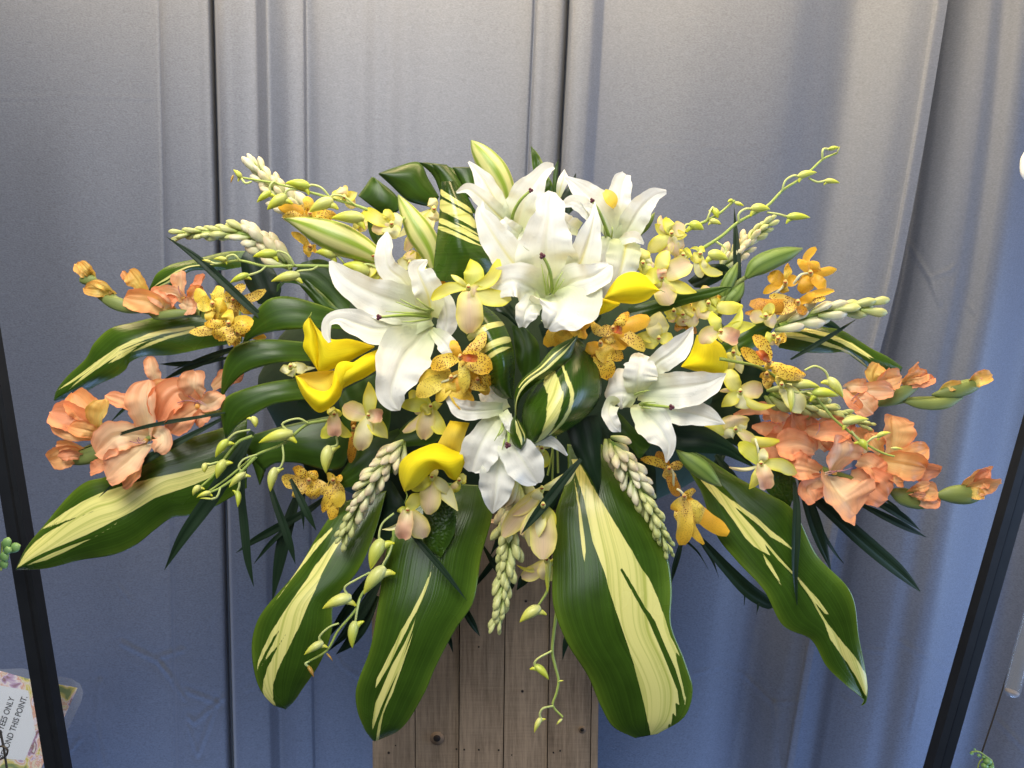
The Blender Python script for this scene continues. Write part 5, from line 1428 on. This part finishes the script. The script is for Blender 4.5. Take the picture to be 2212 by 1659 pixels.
blossom("amber orchid seen from behind at the far upper right", 4, (1530, 1275), .95, [(1580, 1055, 36, 'o', .3), (1600, 1180, 62, 'o'), (1755, 1240, 40, 'o'), (1665, 1395, 56, 'o'), (1480, 1450, 70, 'o'), (1425, 1150, 44, 'o')], True, stalk=[(1380, 1370), (1440, 1290), (1520, 1270)])
blossom("amber orchid left of the one at the far upper right", 4, (1310, 1360), .955, [(1165, 1285, 62, 'o'), (1335, 1190, 34, 'o'), (1410, 1310, 48, 'o'), (1120, 1450, 36, 'o'), (1290, 1450, 46, 'o')], True, stalk=[(1200, 1460), (1270, 1410), (1310, 1360)])
blossom("row of brown spotted orchid petals over the right tuberose stem", 4, (1420, 1530), .945, [(1170, 1470, 40, 's'), (1660, 1490, 34, 's'), (1735, 1425, 34, 'o'), (1210, 1600, 60, 's'), (1000, 1530, 60, 'n'), (1480, 1640, 46, 'n'), (1560, 1440, 40, 'o'), (960, 1620, 40, 'n')], True)
blossom("brown spotted petals behind the right calla", 4, (430, 1590), .955, [(350, 1630, 46, 's'), (520, 1490, 50, 's'), (640, 1420, 40, 'o'), (790, 1480, 46, 'o'), (450, 1680, 50, 's')], True)
blossom("brown spotted petals deep between the calla and yellow orchid", 9, (640, 150), .955, [(600, 80, 50, 's'), (700, 130, 70, 'b'), (600, 230, 50, 'n'), (760, 230, 40, 'n')], True)
blossom("cupped yellow orchid at the far left with a spotted throat", 1, (1850, 660), .905, [(1720, 520, 60, 'm', .2), (1890, 500, 66, 'm', -.1), (1725, 640, 66, 'm'), (1980, 690, 66, 'm'), (1850, 760, 72, 's'), (1900, 600, 60, 'm'), (1800, 800, 40, 'm')], True)
blossom("yellow orchid with spotted petals below the cupped one at far left", 1, (1990, 830), .90, [(1890, 970, 72, 's'), (2200, 790, 66, 'm'), (1650, 900, 46, 's'), (1995, 1020, 36, 's'), (1980, 710, 50, 'm'), (2180, 870, 56, 's'), (1780, 830, 40, 's')], True)
blossom("orange spotted orchid under the long dark blade at far left", 2, (260, 1510), .945, [(360, 1370, 40, 's', .1), (545, 1420, 44, 's', -.1), (190, 1440, 46, 's'), (440, 1620, 58, 's', .05), (270, 1660, 50, 's'), (150, 1700, 50, 'm')], True)
blossom("spotted yellow cluster below the split leaf at lower left", 11, (700, 430), .955, [(465, 400, 66, 's', .1), (555, 565, 46, 's'), (740, 590, 70, 's', .05), (860, 545, 60, 's'), (690, 560, 50, 's'), (560, 320, 60, 's'), (760, 340, 50, 's')], True)
blossom("second spotted yellow cluster beside the lower left tuberose", 11, (910, 430), .95, [(815, 695, 46, 's'), (900, 785, 52, 's'), (960, 380, 46, 's'), (960, 660, 60, 'm'), (860, 400, 55, 'm'), (1000, 540, 40, 's')], True)
blossom("yellow orchid hanging at the lower right of the tuberose column", 13, (430, 570), .93, [(390, 800, 72, 's', .05), (590, 790, 100, 'm', -.06), (815, 890, 70, 'o', -.05), (510, 915, 44, 's'), (600, 980, 40, 'o', -.1), (410, 985, 70, 'o'), (320, 680, 50, 'o'), (530, 520, 40, 's')], True, stalk=[(370, 500), (400, 520), (440, 570)])
blossom("burnt orange orchid between the right tuberose and the green pod", 13, (300, 330), .945, [(50, 240, 40, 's', -.1), (290, 410, 60, 's'), (420, 290, 40, 's', .1), (380, 560, 50, 'n'), (200, 170, 50, 'n')], True, stalk=[(280, 300), (330, 350), (335, 480)])
blossom("orange spotted orchid among the top left tuberose buds", 2, (930, 760), .925, [(655, 700, 50, 'o'), (800, 710, 60, 's'), (895, 610, 44, 'o'), (1060, 700, 50, 's'), (1160, 770, 44, 's'), (690, 785, 36, 's'), (880, 700, 22, 'n')], True)
blossom("small amber orchid under the fat lily bud", 2, (930, 1050), .955, [(870, 1060, 40, 'o'), (900, 1120, 38, 'o'), (990, 1070, 36, 'o'), (770, 920, 34, 'o')], True)
blossom("thin amber orchid scrap above the split leaf on the left", 7, (300, 470), .955, [(545, 510, 36, 'o'), (260, 580, 44, 's', .05), (380, 430, 30, 's')], True)
blossom("brown amber petal among the dark leaves by the small orchid", 7, (1310, 1300), .945, [(1280, 1600, 40, 'n'), (1320, 1220, 24, 'n')], True)
m = M(); m.blade(3, [(1500, 560, 20, 20), (1540, 600, 55, 50), (1570, 650, 55, 48), (1590, 705, 14, 14)], .895, (8, 12, 8), col=m_y[1], nx=9)
tag(m.build("yellow_petal", DEND), "loose yellow petal resting on the top right lily", "petal")

# ---------------- tuberose spikes
bud_meshes = []
for kind, (c0, c1, c2) in enumerate(((TUG, TUB, TUP), ((.32, .42, .09), (.56, .58, .24), (.56, .57, .22)), ((.36, .42, .12), (.50, .54, .20), (.46, .50, .16)), (TUG, (.72, .71, .46), (.74, .64, .46)))):
    nt_, nx_ = 16, 15
    t_ = np.linspace(0, 1, nt_)
    R_ = np.interp(t_, [0, .1, .3, .55, .74, .9, .97, 1], [.06, .095, .135, .18, .19, .125, .06, .008])
    A_, T_ = np.meshgrid(np.linspace(0, 2 * np.pi, nx_, endpoint=False), t_)
    rr = R_[:, None] * (1 + .09 * np.cos(3 * A_) * np.clip(T_ * 1.5, 0, 1))
    W_ = np.stack([rr * np.cos(A_), rr * np.sin(A_) + .10 * (T_**2)[...], T_], -1)
    f_ = colr(c0, c1, c2)
    mm = M(); mm.grid(W_, np.cos(3 * A_), T_, f_(np.cos(3 * A_), T_), wrap=True)
    o_ = mm.build("tuberose_bud", BUD)
    me_ = o_.data
    org = o_.location.copy()
    me_.transform(Matrix.Translation(org))
    bpy.data.objects.remove(o_)
    bud_meshes.append(me_)

TG = "tuberose spikes"
from mathutils import noise as _n


def tuberose(label, r, axis, d, rows, L0, L1, kinds=(2, 1, 0), zc=(0, 0, 0), spread=(14, 34), per=4, start=0.0, openb=False):
    """axis runs tip -> base (sheet units)"""
    n = 60
    p = resample([(x, y) for x, y in axis], n)
    tt = np.linspace(0, 1, n)
    c = toworld(camspace(uv(r, p), d - zcurve(zc, tt) / 1000))
    t = thing("tuberose_spike", label, "tuberose", Vector(c[-1]), TG)
    m = M(); m.stick(r, [tuple(q) for q in p[2::8].tolist() + [p[-1].tolist()]], (12, 26), d, zc, colr((.42, .48, .14), (.30, .40, .09), (.22, .34, .06)), nt=30)
    m.build("stem", STEM, t)
    k = K(r) / FOC * d
    g = 0
    total = int(rows * per * 1.3)
    for i in range(total):
        fr = i / (total - 1)
        s = start + (1 - start) * fr**.92
        j = min(n - 2, int(s * (n - 1)))
        pos = Vector(c[j])
        ax = Vector(c[max(j - 3, 0)] - c[min(j + 3, n - 1)]).normalized()
        e1 = ax.cross(Vector((0, 1, .01))).normalized()
        e2 = ax.cross(e1)
        L = (L0 + (L1 - L0) * fr**.8) * k * random.uniform(1.0, 1.5)
        sp = math.radians(spread[0] + (spread[1] - spread[0]) * min(1, fr * 1.5) + random.uniform(-9, 9))
        a = i * 2.39996 + random.uniform(-.45, .45)
        rad = e1 * math.cos(a) + e2 * math.sin(a)
        dr = (ax * math.cos(sp) + rad * math.sin(sp)).normalized()
        kd = kinds[min(len(kinds) - 1, int(fr * .999 * len(kinds)))]
        o = bpy.data.objects.new("bud", bud_meshes[kd])
        COL.objects.link(o)
        o.parent = t
        yax = (rad - dr * rad.dot(dr)).normalized()
        xax = yax.cross(dr)
        wd = L * random.uniform(.82, 1.06)
        Mx = Matrix((xax * wd, -yax * wd, dr * L)).transposed().to_4x4()
        Mx.translation = pos - Vector(t.location) + rad * L * .12 - ax * L * .30
        o.matrix_local = Mx
    return t


tuberose("cream tuberose spike standing up at the top left", 2, [(420, 300), (520, 420), (640, 560), (760, 680), (880, 760)], .935, 6, 120, 165, (3, 0, 3), per=4, spread=(16, 36))
tuberose("green tipped tuberose spike pointing left above the gladiolus", 1, [(1560, 45), (1700, 35), (1900, 35), (2100, 40), (2300, 120), (2500, 300)], .955, 7, 85, 190, (1, 1, 3, 0), per=5, spread=(18, 30))
tuberose("pinkish tuberose spike behind the upright blade at right", 4, [(1190, 830), (1110, 880), (1010, 960), (930, 1080), (820, 1160), (760, 1230)], .985, 6, 90, 150, (1, 0, 0), per=4, spread=(16, 30))
tuberose("pale tuberose spike pointing right over the right curtain fold", 5, [(960, 690), (860, 690), (700, 700), (500, 730), (300, 790), (150, 850)], .955, 4, 150, 190, (1, 3, 3), per=4, spread=(14, 24))
tuberose("greenish tuberose spike lying over the right salmon gladiolus", 10, [(860, 390), (760, 345), (600, 290), (420, 235), (200, 180), (0, 120)], .93, 8, 75, 170, (2, 2, 1, 1), per=5, spread=(16, 32))
tuberose("tuberose spike hanging at the lower left beside the calla", 11, [(990, 950), (1030, 860), (1090, 720), (1180, 560), (1290, 390), (1400, 250), (1500, 120)], .905, 9, 90, 160, (1, 0, 0, 0), (0, 8, 0), per=5, spread=(20, 42))
tuberose("tuberose spike hanging straight down in front of the pedestal", 12, [(562, 1700), (590, 1600), (630, 1400), (640, 1200), (670, 950), (720, 700), (760, 450)], .91, 12, 95, 190, (1, 1, 1, 0), per=5, spread=(18, 34))
tuberose("tuberose column hanging at the right of the largest leaf", 12, [(2070, 1050), (2040, 970), (1960, 800), (1860, 610), (1760, 420), (1660, 240), (1560, 90)], .905, 10, 78, 165, (2, 1, 3, 0), (0, 6, 0), per=5, spread=(20, 42))
t = thing("tuberose_tip", "pair of pale tuberose buds between the split leaf and the bottom calla", "tuberose", pt(11, 1400, 230, .92))
for a, b, w in (((1520, 130), (1265, 250), 55), ((1520, 170), (1330, 290), 58), ((1480, 120), (1300, 180), 40)):
    m = M(); m.pod(11, [(a[0], a[1], w * .5), (a[0] * .6 + b[0] * .4, a[1] * .6 + b[1] * .4, w), (a[0] * .25 + b[0] * .75, a[1] * .25 + b[1] * .75, w * .9), (b[0], b[1], 6)], .915, (0, 6, 2), colr(TUG, (.76, .72, .5), TUP), ridge=.08); m.build("bud", BUD, t)

# ---------------- gladiolus
GG = "salmon gladiolus spikes"
CRE = (0.882, 0.709, 0.436)
g_p = [colr((0.882, 0.725, 0.451), (0.874, 0.553, 0.326), (0.867, 0.397, 0.194), edge=(0.851, 0.335, 0.163), edgep=5, rib=CRE, ribw=.38), colr((0.874, 0.694, 0.420), (0.874, 0.522, 0.295), (0.867, 0.397, 0.202), edge=(0.851, 0.366, 0.186), edgep=6, rib=CRE, ribw=.30), colr((0.882, 0.709, 0.467), (0.874, 0.569, 0.358), (0.859, 0.413, 0.217), edge=(0.859, 0.366, 0.194), edgep=5, rib=CRE, ribw=.45)]
g_c = [colr((0.867, 0.584, 0.326), (0.843, 0.413, 0.217), (0.828, 0.327, 0.155), edge=(0.812, 0.280, 0.135), edgep=5, rib=(0.867, 0.569, 0.326), ribw=.25), colr((0.867, 0.569, 0.311), (0.843, 0.389, 0.202), (0.835, 0.319, 0.155), edge=(0.812, 0.280, 0.131), edgep=5)]
g_o = [colr((0.820, 0.616, 0.248), (0.851, 0.499, 0.194), (0.843, 0.358, 0.131), edge=(0.835, 0.304, 0.124), edgep=5, rib=(0.851, 0.616, 0.264), ribw=.3), colr((0.804, 0.600, 0.248), (0.851, 0.522, 0.225), (0.851, 0.389, 0.155), edge=(0.835, 0.319, 0.131), edgep=5)]
g_y = [colr((.60, .58, .14), (.78, .58, .16), (.80, .40, .09), edge=(.78, .40, .1)), colr((.66, .60, .18), (.76, .58, .18), (.76, .42, .10), edge=(.7, .42, .1))]
GS = {'p': g_p, 'c': g_c, 'o': g_o, 'y': g_y}
gg = colr((.15, .20, .05), (.20, .25, .07), (.17, .21, .06))


def glad(label, r, d, stems, bracts, florets):
    t = thing("gladiolus_spike", label, "gladiolus", pt(r, stems[0][0][0], stems[0][0][1], d + .01), GG)
    for s in stems:
        m = M(); m.stick(r, s, (30, 18), d + .006, col=gg); m.build("stem", STEM, t)
    for st in bracts:
        m = M(); m.pod(r, st, d, (0, 4, 2), gg, nx=14, nt=18, flat=.6); m.build("bract", STEM, t)
    for (c, dd, petals, stam) in florets:
        m = M()
        m.pod(r, [(c[0] - 14, c[1] + 10, 3), (c[0] - 6, c[1] + 4, 20), (c[0] + 6, c[1] - 4, 20), (c[0] + 14, c[1] - 10, 3)], d + dd, (-6, -4, -6), g_y[0])
        for s in stam:
            m.stick(r, s, (5, 3), d + dd - .012, (0, 5, 6), colr((.84, .66, .5), (.6, .3, .35), (.25, .06, .14)))
        fl = m.build("floret", GLAD, t)
        for p in petals:
            st, w, key = p[0], p[1], p[2]
            z = p[3] if len(p) > 3 else (-8, 8, 4)
            v = np.array(st[-1], float) - np.array(st[-2], float)
            v = v / np.linalg.norm(v) * w * .30
            sp = resample(list(st) + [(st[-1][0] + v[0], st[-1][1] + v[1])], 13)
            q = []
            for i in range(13):
                s_ = i / 12
                pk = (.34 + .66 * min(1, s_ / .6)**.85) * math.sqrt(max(0, 1 - max(0, (s_ - .55) / .45)**2.4))
                q.append((sp[i][0], sp[i][1], max(2, w * pk * 1.12 * random.uniform(.95, 1.05)), max(2, w * pk * 1.12 * random.uniform(.95, 1.05))))
            m = M(); m.blade(r, q, d + dd, (z[0] - 12, z[1], z[2] + 2), random.choice((.6, .45, .3)), .13, 2.0, 25, 40, random.choice(GS[key]), (random.uniform(-14, 14), random.uniform(-35, 35)), wob=.9, crease=.10, pleat=.045, nick=.035)
            m.build("petal", GLAD, fl)


glad("large salmon gladiolus at the left edge with two open florets", 6, .93, [[(2150, 230), (1700, 330), (1300, 500), (950, 560), (800, 600)]],
     [[(960, 560, 20), (900, 590, 66), (780, 640, 80), (660, 690, 50), (600, 720, 8)]],
     [((1270, 520), -.01, [([(1290, 500), (1265, 280), (1255, 110), (1285, 20)], 118, 'p', (-8, 6, -4)), ([(1300, 480), (1130, 470), (980, 500), (860, 610)], 130, 'p', (-6, 14, 12)), ([(1290, 540), (1150, 660), (1030, 760), (960, 830)], 135, 'p', (-6, 16, 14)), ([(1230, 620), (1160, 780), (1080, 910)], 80, 'p', (0, 10, 6)), ([(1320, 430), (1410, 460), (1420, 540), (1370, 600)], 80, 'p', (0, 10, 10)), ([(1250, 280), (1100, 190), (930, 130)], 62, 'c', (-14, -10, -10)), ([(960, 640), (880, 730), (800, 790)], 60, 'c', (0, 6, 4))],
       ([[(1260, 520), (1200, 540), (1130, 525)], [(1250, 500), (1215, 520), (1205, 490)], [(1270, 530), (1220, 545), (1190, 510)]])),
      ((1720, 220), .005, [([(1750, 190), (1690, 60), (1690, -60)], 105, 'p', (-8, 8, 4)), ([(1740, 230), (1560, 90), (1440, 200), (1390, 320)], 125, 'c', (-6, 12, 10)), ([(1760, 210), (1620, 300), (1500, 430)], 95, 'c', (-6, 14, 12)), ([(1700, 220), (1830, 190), (1930, 130)], 75, 'p', (-4, 12, 8)), ([(1850, 250), (1750, 320), (1720, 370)], 60, 'c'), ([(1400, 60), (1335, -80), (1300, -200)], 58, 'p', (-10, -6, -10)), ([(1550, 20), (1420, 60), (1330, 130)], 80, 'o', (-12, -6, -10)), ([(1850, 60), (1950, -20), (2100, -60)], 80, 'c', (-20, -18, -20))],
       ([[(1800, 220), (1740, 190), (1640, 130)], [(1800, 210), (1720, 170), (1690, 215)], [(1780, 200), (1640, 170), (1545, 190)]])),
      ((830, 420), -.004, [([(860, 440), (760, 270), (650, 130)], 110, 'o', (-4, 6, 0)), ([(870, 440), (680, 330), (470, 280)], 112, 'c', (0, 14, 8)), ([(880, 480), (660, 470), (450, 400)], 56, 'o', (4, 16, 14)), ([(890, 470), (850, 320), (910, 180)], 82, 'y', (4, 16, 12)), ([(900, 470), (760, 430), (620, 400)], 66, 'o', (4, 18, 16))], ()),
      ((650, 650), 0, [([(780, 660), (620, 640), (450, 690)], 92, 'o', (0, 10, 6)), ([(780, 620), (640, 580), (510, 560)], 66, 'o', (4, 14, 12)), ([(760, 660), (620, 640), (520, 650)], 46, 'c', (10, 18, 16))], ())])
glad("upper left gladiolus with half open amber buds", 1, .965, [[(1750, 740), (1500, 750), (1200, 700), (1000, 600), (800, 430)]],
     [[(1250, 730, 8), (1120, 690, 50), (980, 640, 56), (850, 590, 14)], [(860, 500, 14), (800, 450, 44), (720, 440, 40), (700, 420, 6)], [(1700, 730, 8), (1550, 740, 40), (1350, 760, 30), (1300, 745, 6)]],
     [((800, 430), 0, [([(840, 450), (750, 380), (665, 318)], 52, 'y', (0, 8, 4)), ([(830, 430), (760, 360), (700, 300)], 44, 'y', (6, 12, 10))], ()),
      ((960, 560), 0, [([(1000, 580), (880, 540), (750, 520)], 62, 'y', (0, 10, 6)), ([(1000, 570), (900, 500), (810, 465)], 34, 'y', (0, 10, 6))], ()),
      ((1240, 530), 0, [([(1280, 560), (1190, 460), (1140, 385)], 74, 'y', (0, 8, 6)), ([(1180, 500), (1110, 430), (1075, 380)], 34, 'o', (-4, 0, 0))], ()),
      ((1450, 700), 0, [([(1520, 730), (1330, 650), (1110, 610)], 92, 'o', (0, 12, 6)), ([(1520, 700), (1400, 620), (1320, 570)], 60, 'p', (0, 8, 4))], ()),
      ((1600, 600), .01, [([(1600, 620), (1560, 480), (1580, 385)], 66, 'p', (0, 8, 4)), ([(1620, 640), (1520, 570), (1330, 570)], 70, 'p', (0, 10, 8)), ([(1580, 640), (1620, 670), (1690, 680)], 70, 'p', (4, 12, 10)), ([(1640, 610), (1720, 500), (1770, 410)], 50, 'c', (0, 4, 0)), ([(1640, 600), (1690, 560), (1760, 540)], 56, 'o', (0, 4, 0)), ([(1450, 720), (1480, 640), (1520, 600)], 50, 'c', (4, 10, 10))], ([[(1580, 590), (1560, 540), (1552, 500)]]))])
glad("upper right gladiolus with a long green tip", 5, .97, [[(850, 1480), (1000, 1530), (1300, 1490), (1600, 1470), (1880, 1370)]],
     [[(1000, 1545, 12), (1120, 1480, 62), (1250, 1420, 58), (1375, 1375, 6)], [(1220, 1500, 8), (1380, 1530, 42), (1600, 1520, 50), (1750, 1470, 10)], [(1480, 1450, 10), (1650, 1420, 62), (1820, 1370, 62), (1935, 1345, 10)]],
     [((1850, 1340), 0, [([(1780, 1370), (1900, 1310), (1990, 1285)], 56, 'y', (4, 12, 8)), ([(1780, 1350), (1870, 1290), (1940, 1245)], 40, 'o', (6, 10, 8))], ()),
      ((1600, 1400), 0, [([(1530, 1420), (1620, 1370), (1720, 1355)], 44, 'y', (0, 8, 4))], ()),
      ((1060, 1330), -.004, [([(1000, 1400), (980, 1300), (1010, 1200)], 76, 'y', (0, 8, 0)), ([(980, 1390), (1100, 1320), (1190, 1290)], 84, 'o', (4, 14, 10)), ([(1000, 1400), (1080, 1300), (1110, 1250)], 66, 'o', (2, 10, 4))], ()),
      ((1320, 1320), -.002, [([(1210, 1340), (1300, 1290), (1350, 1190)], 60, 'o', (0, 8, 4)), ([(1220, 1360), (1380, 1330), (1490, 1305)], 52, 'c', (2, 10, 6)), ([(1210, 1350), (1340, 1290), (1430, 1270)], 60, 'o', (6, 12, 10))], ()),
      ((820, 1430), -.012, [([(740, 1420), (850, 1420), (980, 1410), (1130, 1418)], 74, 'p', (0, 10, 4)), ([(760, 1430), (870, 1510), (950, 1590)], 92, 'p', (0, 12, 8)), ([(720, 1380), (800, 1370), (900, 1370)], 56, 'p', (0, 8, 4)), ([(700, 1400), (760, 1480), (850, 1560)], 50, 'c', (6, 14, 12))], ([[(770, 1500), (800, 1470), (845, 1432)], [(790, 1530), (820, 1500), (848, 1470)]]))])
glad("large salmon gladiolus at the right edge with a wide open floret", 10, .935, [[(250, 700), (700, 850), (1050, 960), (1350, 1040), (1650, 980)]],
     [[(1030, 950, 10), (1150, 1000, 75), (1300, 1060, 60), (1470, 1085, 8)], [(1440, 1000, 20), (1580, 990, 75), (1750, 990, 80), (1880, 990, 10)]],
     [((560, 800), -.02, [([(540, 800), (600, 700), (640, 600), (640, 530)], 165, 'p', (-12, 8, 6)), ([(500, 820), (590, 930), (670, 1030), (720, 1110)], 205, 'p', (-12, 18, 14)), ([(690, 830), (860, 890), (990, 1000)], 150, 'c', (-16, -4, -6)), ([(440, 790), (330, 760), (190, 730)], 110, 'c', (-10, 0, -6)), ([(450, 850), (340, 930), (380, 1030)], 105, 'c', (-12, -4, -4)), ([(760, 700), (850, 720), (950, 820)], 110, 'c', (-16, -8, -8))],
       ([[(480, 800), (540, 785), (580, 790)], [(480, 815), (550, 800), (585, 780)], [(520, 790), (640, 780), (720, 755)]])),
      ((300, 500), -.004, [([(380, 590), (240, 550), (90, 565)], 128, 'c', (0, 10, 4)), ([(320, 430), (480, 440), (670, 440)], 90, 'c', (4, 16, 12)), ([(280, 450), (230, 340), (220, 260)], 95, 'c', (0, 6, 0)), ([(380, 640), (270, 470), (330, 340)], 150, 'c', (-14, -10, -14)), ([(430, 600), (540, 470), (640, 330)], 125, 'c', (-16, -12, -16)), ([(200, 650), (90, 600), (-40, 520)], 110, 'c', (-16, -14, -16)), ([(860, 620), (800, 520), (760, 430)], 110, 'o', (-20, -16, -20)), ([(400, 420), (500, 360), (600, 380)], 80, 'p', (-4, 4, -4)), ([(330, 620), (280, 680), (220, 690)], 80, 'c', (-4, 0, -8)), ([(480, 520), (560, 540), (650, 560)], 90, 'c', (-4, 4, 0))], ([[(400, 470), (425, 430), (432, 370)]])),
      ((1040, 680), -.002, [([(1040, 640), (1090, 500), (1070, 340)], 138, 'o', (-4, 4, -4)), ([(1060, 690), (1220, 640), (1360, 600)], 90, 'o', (0, 12, 8)), ([(1080, 770), (1280, 780), (1460, 780)], 84, 'c', (0, 12, 8)), ([(940, 700), (1120, 720), (1330, 760)], 112, 'o', (4, 20, 16)), ([(980, 760), (1080, 810), (1140, 860)], 95, 'o', (4, 12, 8)), ([(980, 660), (930, 560), (870, 470)], 70, 'o', (0, 6, 0))], ()),
      ((1320, 990), -.004, [([(1180, 1000), (1320, 960), (1440, 970)], 80, 'o', (4, 12, 8)), ([(1200, 960), (1280, 930), (1380, 900)], 44, 'o', (4, 14, 12)), ([(1250, 1040), (1370, 1060), (1470, 1050)], 50, 'c', (6, 14, 10)), ([(1200, 1000), (1290, 990), (1350, 1000)], 30, 'c', (12, 18, 18))], ()),
      ((1800, 900), -.002, [([(1660, 950), (1790, 850), (1900, 790)], 92, 'o', (0, 10, 6)), ([(1660, 970), (1820, 920), (1990, 890)], 74, 'o', (4, 12, 8)), ([(1700, 960), (1790, 980), (1850, 990)], 50, 'y', (2, 12, 10)), ([(1760, 900), (1850, 820), (1890, 780)], 50, 'c', (6, 14, 12))], ())])
m = M()
for st, w in (([(1560, 1080), (1480, 1180), (1420, 1290)], 120), ([(1700, 1120), (1600, 1250), (1560, 1400)], 120), ([(1460, 920), (1300, 900), (1080, 960)], 56), ([(1560, 1000), (1400, 960), (1340, 1000)], 60), ([(1480, 1090), (1360, 1080), (1240, 1060)], 66)):
    m.blade(9, [(st[0][0], st[0][1], w * .7, w * .7), (st[1][0], st[1][1], w, w), (st[2][0], st[2][1], w * .2, w * .2)], .965, (0, 6, 0), .25, .2, 2.5, 13, 20, g_c[0])
tag(m.build("gladiolus_floret", GLAD), "deep coral gladiolus petals in shade left of the right gladiolus", "gladiolus")
# green gladiolus pods
for lab, r, stem, st, d in (("large green gladiolus pod at the upper right by the amber orchids", 4, [(720, 1600), (800, 1450), (880, 1370), (980, 1300)], [(970, 1310, 22), (1060, 1220, 82), (1200, 1150, 85), (1340, 1100, 60), (1460, 1058, 8)], .945),
                            ("slim green pod in front of the upright blade at upper right", 4, [(760, 1560), (770, 1480), (800, 1400)], [(770, 1470, 44), (800, 1380, 55), (850, 1280, 48), (895, 1180, 6)], .95),
                            ("lower slim green pod beside the upright blade at upper right", 4, [(720, 1660), (760, 1600), (800, 1540)], [(770, 1580, 40), (830, 1510, 62), (900, 1430, 55), (950, 1345, 6)], .953),
                            ("green gladiolus pod under the point of the right lily", 9, [(540, 1210), (580, 1260)], [(585, 1265, 12), (680, 1340, 66), (800, 1430, 82), (900, 1520, 52), (975, 1580, 6)], .905),
                            ("thin olive pod behind the top right lily", 3, [(1800, 950), (1830, 910)], [(1815, 935, 14), (1860, 870, 34), (1910, 800, 24), (1942, 745, 3)], .935)):
    t = thing("gladiolus_pod", lab, "flower pod", pt(r, st[0][0], st[0][1], d), "green gladiolus pods")
    m = M(); m.stick(r, stem, (24, 20), d + .004, col=gg); m.build("stem", STEM, t)
    m = M(); m.pod(r, st, d, (0, 5, 3), ribcol((.10, .17, .03), (.19, .28, .06), (.25, .27, .09)), nx=20, nt=20, flat=.6, ridge=.03); m.build("pod", STEM, t)
# bare stems in the dark gap under the loop
t = thing("bare_stems", "bundle of thin bare green stems in the gap below the looped leaf", "stems", pt(12, 1060, 300, .95))
for a in ([(1040, 40), (1055, 200), (1050, 420)], [(1075, 20), (1095, 180), (1100, 360)], [(1010, 380), (1040, 240), (1070, 60)]):
    m = M(); m.stick(12, a, 10, .95, col=stemc); m.build("stem", STEM, t)
